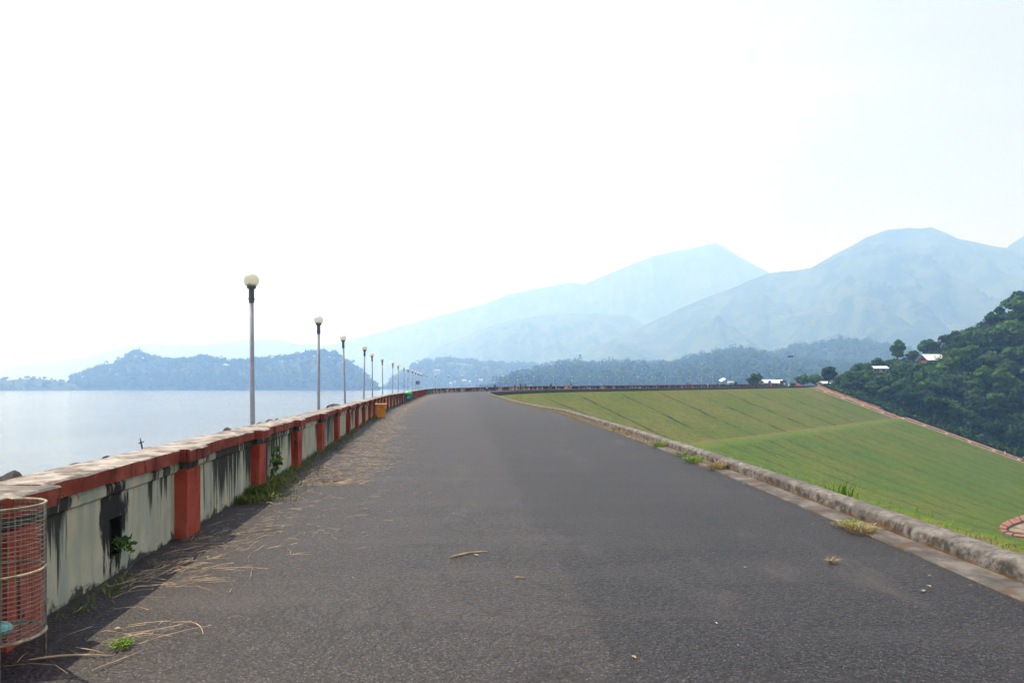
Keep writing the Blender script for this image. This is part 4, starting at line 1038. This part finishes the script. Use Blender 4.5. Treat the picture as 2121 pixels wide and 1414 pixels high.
for k in range(3): mb.box((-.05 + .04 * k, -.035, 1.32 - .27 * k), (1.0 - .15 * k, .012, .10))
mb.build('writing', plain('grey_lettering', (.22, .24, .28), .7, .2, .2, 5), bd)
for sx in (-1, 1):
    mb = MB(); mb.tube([(sx * .5, .05, -.2), (sx * .5, .05, 1.5)], .03, 6); mb.build('post', GREYPOLE, r)
# floodlight mast
X_, Y_, _ = place(1637, 322, .8); r = empty('floodlight_mast', (X_, Y_, .8), 0, 'tall grey mast with a ring of floodlights at its top', 'mast')
mb = MB(); mb.lathe([(.24, -.5), (.18, 3), (.09, 14.6)], 10); mb.build('pole', plain('dull_mast', (.22, .25, .28), .6, .3, .2, 1), r, True)
mb = MB(); mb.ring((0, 0, 14.6), .85, .07, 20, 6); mb.tube([(-.85, 0, 14.6), (.85, 0, 14.6)], .05, 5); mb.tube([(0, -.85, 14.6), (0, .85, 14.6)], .05, 5); mb.build('ring', COLLAR, r)
for k in range(6):
    a = k * math.pi / 3; mb = MB(); mb.box((1.0 * math.cos(a), 1.0 * math.sin(a), 14.55), (.35, .6, .85), Matrix.Rotation(a, 3, 'Z'), bev=.05); mb.build('floodlight', plain('floodlight_housing', (.07, .08, .09), .5, .4, .2, 6) if k == 0 else bpy.data.materials['floodlight_housing'], r)
# white post at the roadside
X_, Y_, _ = place(1634, 306, .8); r = empty('gate_post', (X_, Y_, 1.1), 0, 'small white post by the road under the floodlight mast', 'post')
mb = MB(); mb.box((0, 0, .45), (.42, .42, 1.1), None, bev=.03); mb.build('shaft', WHITE, r); mb = MB(); mb.lathe([(.30, 1.0), (.30, 1.06), (.2, 1.14), (.08, 1.32), (.01, 1.36)], 12); mb.build('cap', WHITE, r)
# red car nose-on
X_, Y_, _ = place(1656, 318, .8); r = empty('parked_car', (X_, Y_, 1.0), .35, 'dark red car parked on the grass beside the stair path top', 'car')
rc = plain('dark_red_car_paint', (.30, .03, .035), .3, .5, .1, 2)
mb = MB(); mb.box((0, 0, .62), (1.65, 3.6, .62), None, bev=.14); mb.build('body', rc, r); mb = MB(); mb.box((0, .25, 1.18), (1.5, 2.0, .6), None, taper=.78); cb = mb.build('cabin', rc, r)
mb = MB(); mb.box((0, -.74, 1.18), (1.22, .06, .42), Matrix.Rotation(-.35, 3, 'X')); mb.build('windscreen', DKGLASS, cb)
for sx in (-1, 1):
    mb = MB(); mb.box((sx * .6, -1.79, .7), (.3, .06, .16), None, bev=.03); mb.build('headlight', WHITE, r)
    for yy in (-1.15, 1.15):
        mb = MB(); mb.tube([(sx * .70, yy, .32), (sx * .86, yy, .32)], .32, 16); mb.build('wheel', COLLAR, r)
# tanker truck and a stall with a white awning on the far road
TEAL = plain('dark_teal_paint', (.012, .075, .095), .45, .4, .2, 2)
s = W.s_of_col(1516, 3.0); X_, Y_ = W.at(s, 3.0); r = empty('tanker_truck', (X_, Y_, float(hY(Y_))), W.head(s), 'dark teal truck with a pale round tank on the far end of the dam road', 'truck')
pm = plain('pale_tank_paint', (.62, .70, .68), .4, .4, .08, 2)
mb = MB(); mb.box((0, 0, .72), (5.4, 1.7, .28), None, bev=.04); mb.build('chassis', TEAL, r)
mb = MB(); mb.tube([(-2.6, 0, 1.55), (-2.5, 0, 1.55), (1.0, 0, 1.55), (1.1, 0, 1.55)], [.45, .60, .60, .45], 16); mb.build('tank', pm, r, True)
mb = MB(); mb.box((2.0, 0, 1.35), (1.4, 1.8, 1.3), None, bev=.12); cb = mb.build('cab', TEAL, r); mb = MB(); mb.box((2.71, 0, 1.62), (.04, 1.5, .5)); mb.build('windscreen', DKGLASS, cb); mb = MB(); mb.box((2.0, -.91, 1.62), (.8, .04, .45)); mb.build('side_window', DKGLASS, cb)
for xx in (-1.8, -.9, 2.0):
    for sy in (-1, 1):
        mb = MB(); mb.tube([(xx, sy * .65, .45), (xx, sy * .92, .45)], .45, 16); mb.build('wheel', COLLAR, r)
s = W.s_of_col(1496, 2.0); X_, Y_ = W.at(s, 2.0); r = empty('stall', (X_, Y_, float(hY(Y_))), W.head(s) - .6, 'small teal stall with a tilted white awning beside the tanker truck', 'stall')
mb = MB(); mb.box((0, 0, .55), (2.0, .9, 1.1), None, bev=.03); mb.build('counter', TEAL, r)
mb = MB(); mb.box((0, 0, 2.75), (2.1, 1.7, .06), Matrix.Rotation(-.45, 3, 'Y') @ Matrix.Rotation(.35, 3, 'X'), bev=.02); mb.build('awning', SHEET, r)
for sx in (-1, 1):
    mb = MB(); mb.tube([(sx * .85, 0, 0), (sx * .85, 0, 2.75 + sx * .35)], .03, 6); mb.build('pole', GREYPOLE, r)
# roofs on the wooded hill
X_, Y_, zz = place(1929, 332); r = house('shed', (X_, Y_, EYE + (HY - 756) / F * 332), .12, 8.8, 6.5, 2.2, 3.0, BRICK, SHEET, 'shed with a bright white roof on the wooded hillside', 'shed', 2, .8, True)
X_, Y_, zz = place(1817, 325); r = house('house', (X_, Y_, EYE + (HY - 772) / F * 325), -.1, 7.5, 5, 2.0, 1.1, GREYW, SHEET, 'white-roofed house half hidden by trees low on the hillside', 'house', 2, .5)
X_, Y_, zz = place(1706, 330); house('hut', (X_, Y_, .6), .3, 4, 4, 2.0, .9, GREYW, SHEET, 'tiny pale-roofed hut behind the dark tree at the hillside start', 'hut', 1, .4)
# white houses on the far shore
CREAM = plain('cream_wall', (.27, .27, .27), .8, .2, .08, .5)
for n_, (x, dist, yb, w, h, lab) in enumerate([(934, 2267, 797, 20, 11, 'white two-bay house on the far shore, left end of the row'), (942, 2287, 796, 11, 16, 'tall narrow white house beside the left end of the shore row'), (961, 2267, 792, 27, 12, 'broad white house in the middle of the shore row'), (973, 2307, 794, 16, 11, 'smaller white house right of the broad one on the shore'), (996, 2287, 791, 23, 12, 'white house at the right end of the shore row'), (905, 2692, 776, 37, 30, 'large white building high on the blue wooded shore hill'), (781, 2328, 795, 16, 7, 'tiny pale hut at the water edge left of the bend')]):
    X_ = (x - CX) / F * dist
    house('house', (X_, dist, EYE + (HY - yb) / F * dist), .5 * (n_ % 3 - 1), w * .55, w * .45, h * .6, 2.2, CREAM, plain('pale_roof', (.55, .52, .50), .8, .2, .1, .5) if n_ == 0 else bpy.data.materials['pale_roof'], lab, 'house', 3, .5)

# ------------------------------------------------------------------ people
SKIN = plain('brown_skin', (.22, .12, .075), .6, .3, .1, 8); HAIR = plain('black_hair', (.012, .010, .010), .6, .3, .2, 12)
_cl = {}
def cloth(c):
    if c not in _cl: _cl[c] = plain('cloth_' + ['white', 'navy', 'red', 'blue', 'teal', 'maroon', 'black', 'grey', 'yellow', 'orange', 'pink', 'green', 'khaki'][len(_cl) % 13], c, .9, .1, .15, 5)
    return _cl[c]
def skinned(name, verts, edges, radii, m, parent):
    me = bpy.data.meshes.new(name); me.from_pydata(verts, edges, []); o = link(name, me, m, parent)
    md = o.modifiers.new('skin', 'SKIN'); sv = me.skin_vertices[0].data
    for i_, r_ in enumerate(radii): sv[i_].radius = (r_, r_) if not isinstance(r_, tuple) else r_
    sv[0].use_root = True
    o.modifiers.new('sub', 'SUBSURF').render_levels = 1; o.modifiers['sub'].levels = 1
    return o
def person(loc, rz, h, top, legs, label, pose='stand', dress=False):
    r = empty('person', loc, rz, label, 'person'); k = h / 1.7; r.scale = (k, k, k)
    st = .16 if pose == 'walk' else .0
    arm = {'stand': [(-.20, 0, 1.40), (-.25, .02, 1.13), (-.24, -.06, .88)], 'walk': [(-.20, 0, 1.40), (-.25, .12, 1.15), (-.24, .18, .92)], 'raise': [(-.20, 0, 1.40), (-.34, -.05, 1.55), (-.46, -.10, 1.75)], 'phone': [(-.20, 0, 1.40), (-.24, -.08, 1.15), (-.12, -.28, 1.28)]}[pose]
    arm2 = [(-x, (y if pose != 'walk' else -y), z) for x, y, z in ([(-.20, 0, 1.40), (-.34, -.05, 1.50), (-.50, -.05, 1.68)] if pose == 'raise' else arm)]
    V_ = [(0, 0, .95), (0, .01, 1.18), (0, 0, 1.40), (0, 0, 1.48), (0, -.01, 1.60), (0, -.01, 1.68)] + arm + [(arm[2][0], arm[2][1] - .03, arm[2][2] - .08)] + arm2 + [(arm2[2][0], arm2[2][1] - .03, arm2[2][2] - .08)]
    V_ += [(-.095, 0, .90), (-.10, -st, .50), (-.10, -st * .6 + .02, .08), (-.10, -st * .6 - .12, .03), (.095, 0, .90), (.10, st * .7, .50), (.10, st * 1.3 + .03, .08), (.10, st * 1.3 - .10, .03)]
    E_ = [(0, 1), (1, 2), (2, 3), (3, 4), (4, 5), (2, 6), (6, 7), (7, 8), (8, 9), (2, 10), (10, 11), (11, 12), (12, 13), (0, 14), (14, 15), (15, 16), (16, 17), (0, 18), (18, 19), (19, 20), (20, 21)]
    R_ = [(.15, .11), (.13, .10), (.15, .10), .055, .095, .07, .055, .042, .032, .035, .055, .042, .032, .035, .085, .06, .042, .035, .085, .06, .042, .035]
    skinned('body', V_, E_, R_, SKIN, r)
    skinned('shirt', [V_[0], V_[1], V_[2], V_[6], V_[7], V_[10], V_[11]], [(0, 1), (1, 2), (2, 3), (3, 4), (2, 5), (5, 6)], [(.175, .135), (.155, .125), (.17, .125), .075, .06, .075, .06], cloth(top), r)
    if dress:
        mb = MB(); mb.lathe([(.27, .10), (.25, .30), (.20, .75), (.16, 1.0), (.15, 1.05)], 14, sy=.8); mb.build('skirt', cloth(legs), r, True)
    else:
        skinned('trousers', [V_[0], V_[14], V_[15], V_[16], V_[18], V_[19], V_[20]], [(0, 1), (1, 2), (2, 3), (0, 4), (4, 5), (5, 6)], [(.17, .13), .10, .078, .062, .10, .078, .062], cloth(legs), r)
    mb = MB(); mb.lathe([(.112, 1.60), (.118, 1.66), (.095, 1.73), (.04, 1.765), (.004, 1.77)], 14, (0, .015, 0)); mb.build('hair', HAIR, r, True)
    return r
WH, NV, RD, BL, TE, MR, BK, GY, YE, OR, PK, GN, KH = (.75, .75, .78), (.02, .03, .07), (.42, .06, .04), (.04, .10, .26), (.03, .30, .27), (.20, .025, .03), (.018, .02, .022), (.42, .45, .50), (.58, .38, .12), (.62, .22, .08), (.62, .30, .36), (.03, .13, .06), (.3, .25, .16)
for c_ in (WH, NV, RD, BL, TE, MR, BK, GY, YE, OR, PK, GN, KH): cloth(c_)
for (x, off, h, top, legs, pose, dr, lab) in [
    (1009, 7.0, 1.25, WH, NV, 'walk', False, 'child in a white shirt and dark trousers walking where the kerb turns'),
    (1025, 4.5, 1.72, NV, BL, 'stand', False, 'person in a navy top and blue trousers beside the child in white'),
    (1066, 4.2, 1.60, RD, RD, 'stand', True, 'person in a long red dress standing before the far parapet'),
    (1078, 4.0, 1.70, NV, BK, 'raise', False, 'person in navy raising both arms next to the red dress'),
    (1083, 3.6, 1.25, MR, TE, 'stand', True, 'short person in a turquoise skirt amid the group with the raised arms'),
    (1088, 3.4, 1.70, MR, MR, 'stand', False, 'person in maroon right of the turquoise skirt'),
    (1141, 3.4, 1.75, BK, GN, 'stand', False, 'person all in black standing alone before the far parapet'),
    (1152, 3.4, 1.65, GY, GY, 'phone', False, 'person in pale grey standing right of the one in black'),
    (1174, 3.4, 1.65, YE, YE, 'stand', True, 'person in a yellow dress before the far parapet'),
    (1178, 2.6, .95, YE, OR, 'stand', False, 'small child at the hem of the yellow dress'),
    (1183, 2.0, 1.72, NV, GY, 'stand', False, 'person in a dark top leaning near the parapet right of the yellow dress'),
    (1248, 3.0, 1.0, OR, OR, 'stand', False, 'small child in orange alone before the far parapet'),
    (1424, 2.6, 1.65, MR, MR, 'stand', True, 'person in a dark red dress, left one of a far pair'),
    (1428, 2.6, 1.72, RD, MR, 'stand', False, 'person in red and maroon, right one of the far pair'),
    (1466, 3.0, 1.65, WH, GY, 'walk', False, 'person in white walking towards the stall'),
    (1487, 3.0, 1.7, NV, MR, 'stand', False, 'person in dark blue standing left of the stall'),
    (1597, 4.0, 1.6, OR, OR, 'stand', True, 'person in an orange dress near the shed')]:
    s = W.s_of_col(x, off); X_, Y_ = W.at(s, off); person((X_, Y_, float(hY(Y_)) + .03), random.uniform(-.6, .6), h, top, legs, lab, pose, dr)
for (dq, qv, h, top, legs, pose, lab) in [(69.5, -.4, 1.6, PK, WH, 'walk', 'person in pink and white at the grass edge of the stair path'), (72.0, 2.0, 1.6, GN, BK, 'stand', 'person in dark green on the stair path'), (74.8, 1.2, 1.65, WH, BK, 'walk', 'person in a pale top coming up the stair path')]:
    p = AX + DN * dq + CR * qv; person((p[0], p[1], float(dam_z(np.array(dq), AX[1])) + .2), .4, h, top, legs, lab, pose)

# ------------------------------------------------------------------ air, light, camera
hz = MB(); top_z = 1640.0
hz.box((0, 0, (top_z - 48) / 2), (18600, 18600, top_z + 48))
hm = bpy.data.materials.new('haze_air'); hm.use_nodes = True; t_ = hm.node_tree
for n_ in list(t_.nodes):
    if n_.type != 'OUTPUT_MATERIAL': t_.nodes.remove(n_)
pv = t_.nodes.new('ShaderNodeVolumePrincipled'); pv.inputs['Density'].default_value = .00041
pv.inputs['Color'].default_value = (.26, .49, 1.0, 1); pv.inputs['Absorption Color'].default_value = (1, 1, 1, 1); pv.inputs['Anisotropy'].default_value = .32
t_.links.new(pv.outputs[0], t_.nodes['Material Output'].inputs['Volume'])
prop(hz.build('haze', hm), 'pale blue haze in the air', None, None, 'stuff')

sd = Vector((-1.9, 1.4, 3.7)).normalized()
w = bpy.data.worlds.new('World'); SC.world = w; w.use_nodes = True; t_ = w.node_tree
bg = t_.nodes['Background']; sky = t_.nodes.new('ShaderNodeTexSky'); sky.sky_type = 'NISHITA'; sky.sun_disc = False
sky.sun_elevation = math.asin(sd.z); sky.sun_rotation = math.atan2(sd.x, sd.y); sky.dust_density = 6.0; sky.air_density = 1.0; sky.ozone_density = 1.0; sky.altitude = 700
bg.inputs['Strength'].default_value = .11
tcw = t_.nodes.new('ShaderNodeTexCoord'); nz = t_.nodes.new('ShaderNodeTexNoise'); nz.inputs['Scale'].default_value = 2.2; nz.inputs['Detail'].default_value = 6; nz.inputs['Roughness'].default_value = .5
mpw = t_.nodes.new('ShaderNodeMapping'); mpw.inputs['Scale'].default_value = (1, 1, 2.6); t_.links.new(tcw.outputs['Generated'], mpw.inputs['Vector']); t_.links.new(mpw.outputs[0], nz.inputs['Vector'])
mr = t_.nodes.new('ShaderNodeMapRange'); mr.interpolation_type = 'SMOOTHSTEP'
for i_, v_ in enumerate((.36, .66, .58, .97)): mr.inputs[1 + i_].default_value = v_
t_.links.new(nz.outputs['Fac'], mr.inputs[0])
mxw = t_.nodes.new('ShaderNodeMix'); mxw.data_type = 'RGBA'; t_.links.new(mr.outputs[0], mxw.inputs[0]); t_.links.new(sky.outputs[0], mxw.inputs[6]); mxw.inputs[7].default_value = (5.35, 5.2, 5.6, 1)
tw = t_.nodes.new('ShaderNodeMix'); tw.data_type = 'RGBA'; tw.blend_type = 'MULTIPLY'; tw.inputs[0].default_value = 1; tw.inputs[7].default_value = (1.0, .90, .96, 1); t_.links.new(mxw.outputs[2], tw.inputs[6])
t_.links.new(tw.outputs[2], bg.inputs['Color'])
sl_ = bpy.data.lights.new('sun', 'SUN'); sl_.energy = 5.0; sl_.angle = math.radians(.6); sl_.color = (.95, .97, 1.05)
so = bpy.data.objects.new('sun', sl_); COL.objects.link(so); so.rotation_euler = sd.to_track_quat('Z', 'Y').to_euler(); so.location = (-40, 30, 90)
cam = bpy.data.cameras.new('camera'); co = bpy.data.objects.new('camera', cam); COL.objects.link(co); SC.camera = co
co.location = (0, 0, EYE); co.rotation_euler = (math.pi / 2, 0, 0); cam.sensor_width = 36; cam.lens = 24.0
cam.shift_x = 0; cam.shift_y = (HY - 707) / 2121; cam.clip_end = 30000; cam.clip_start = .05
SC.view_settings.view_transform = 'Standard'; SC.view_settings.look = 'None'; SC.view_settings.exposure = .62; SC.view_settings.gamma = 1; SC.view_settings.use_curve_mapping = False
SC.render.engine = 'CYCLES'
cy = SC.cycles; cy.max_bounces = 6; cy.diffuse_bounces = 2; cy.glossy_bounces = 2; cy.transmission_bounces = 2; cy.volume_bounces = 2; cy.transparent_max_bounces = 4
cy.use_denoising = True; cy.denoising_prefilter = 'FAST'; cy.sample_clamp_indirect = 6
try: cy.denoiser = 'OPENIMAGEDENOISE'
except Exception: pass
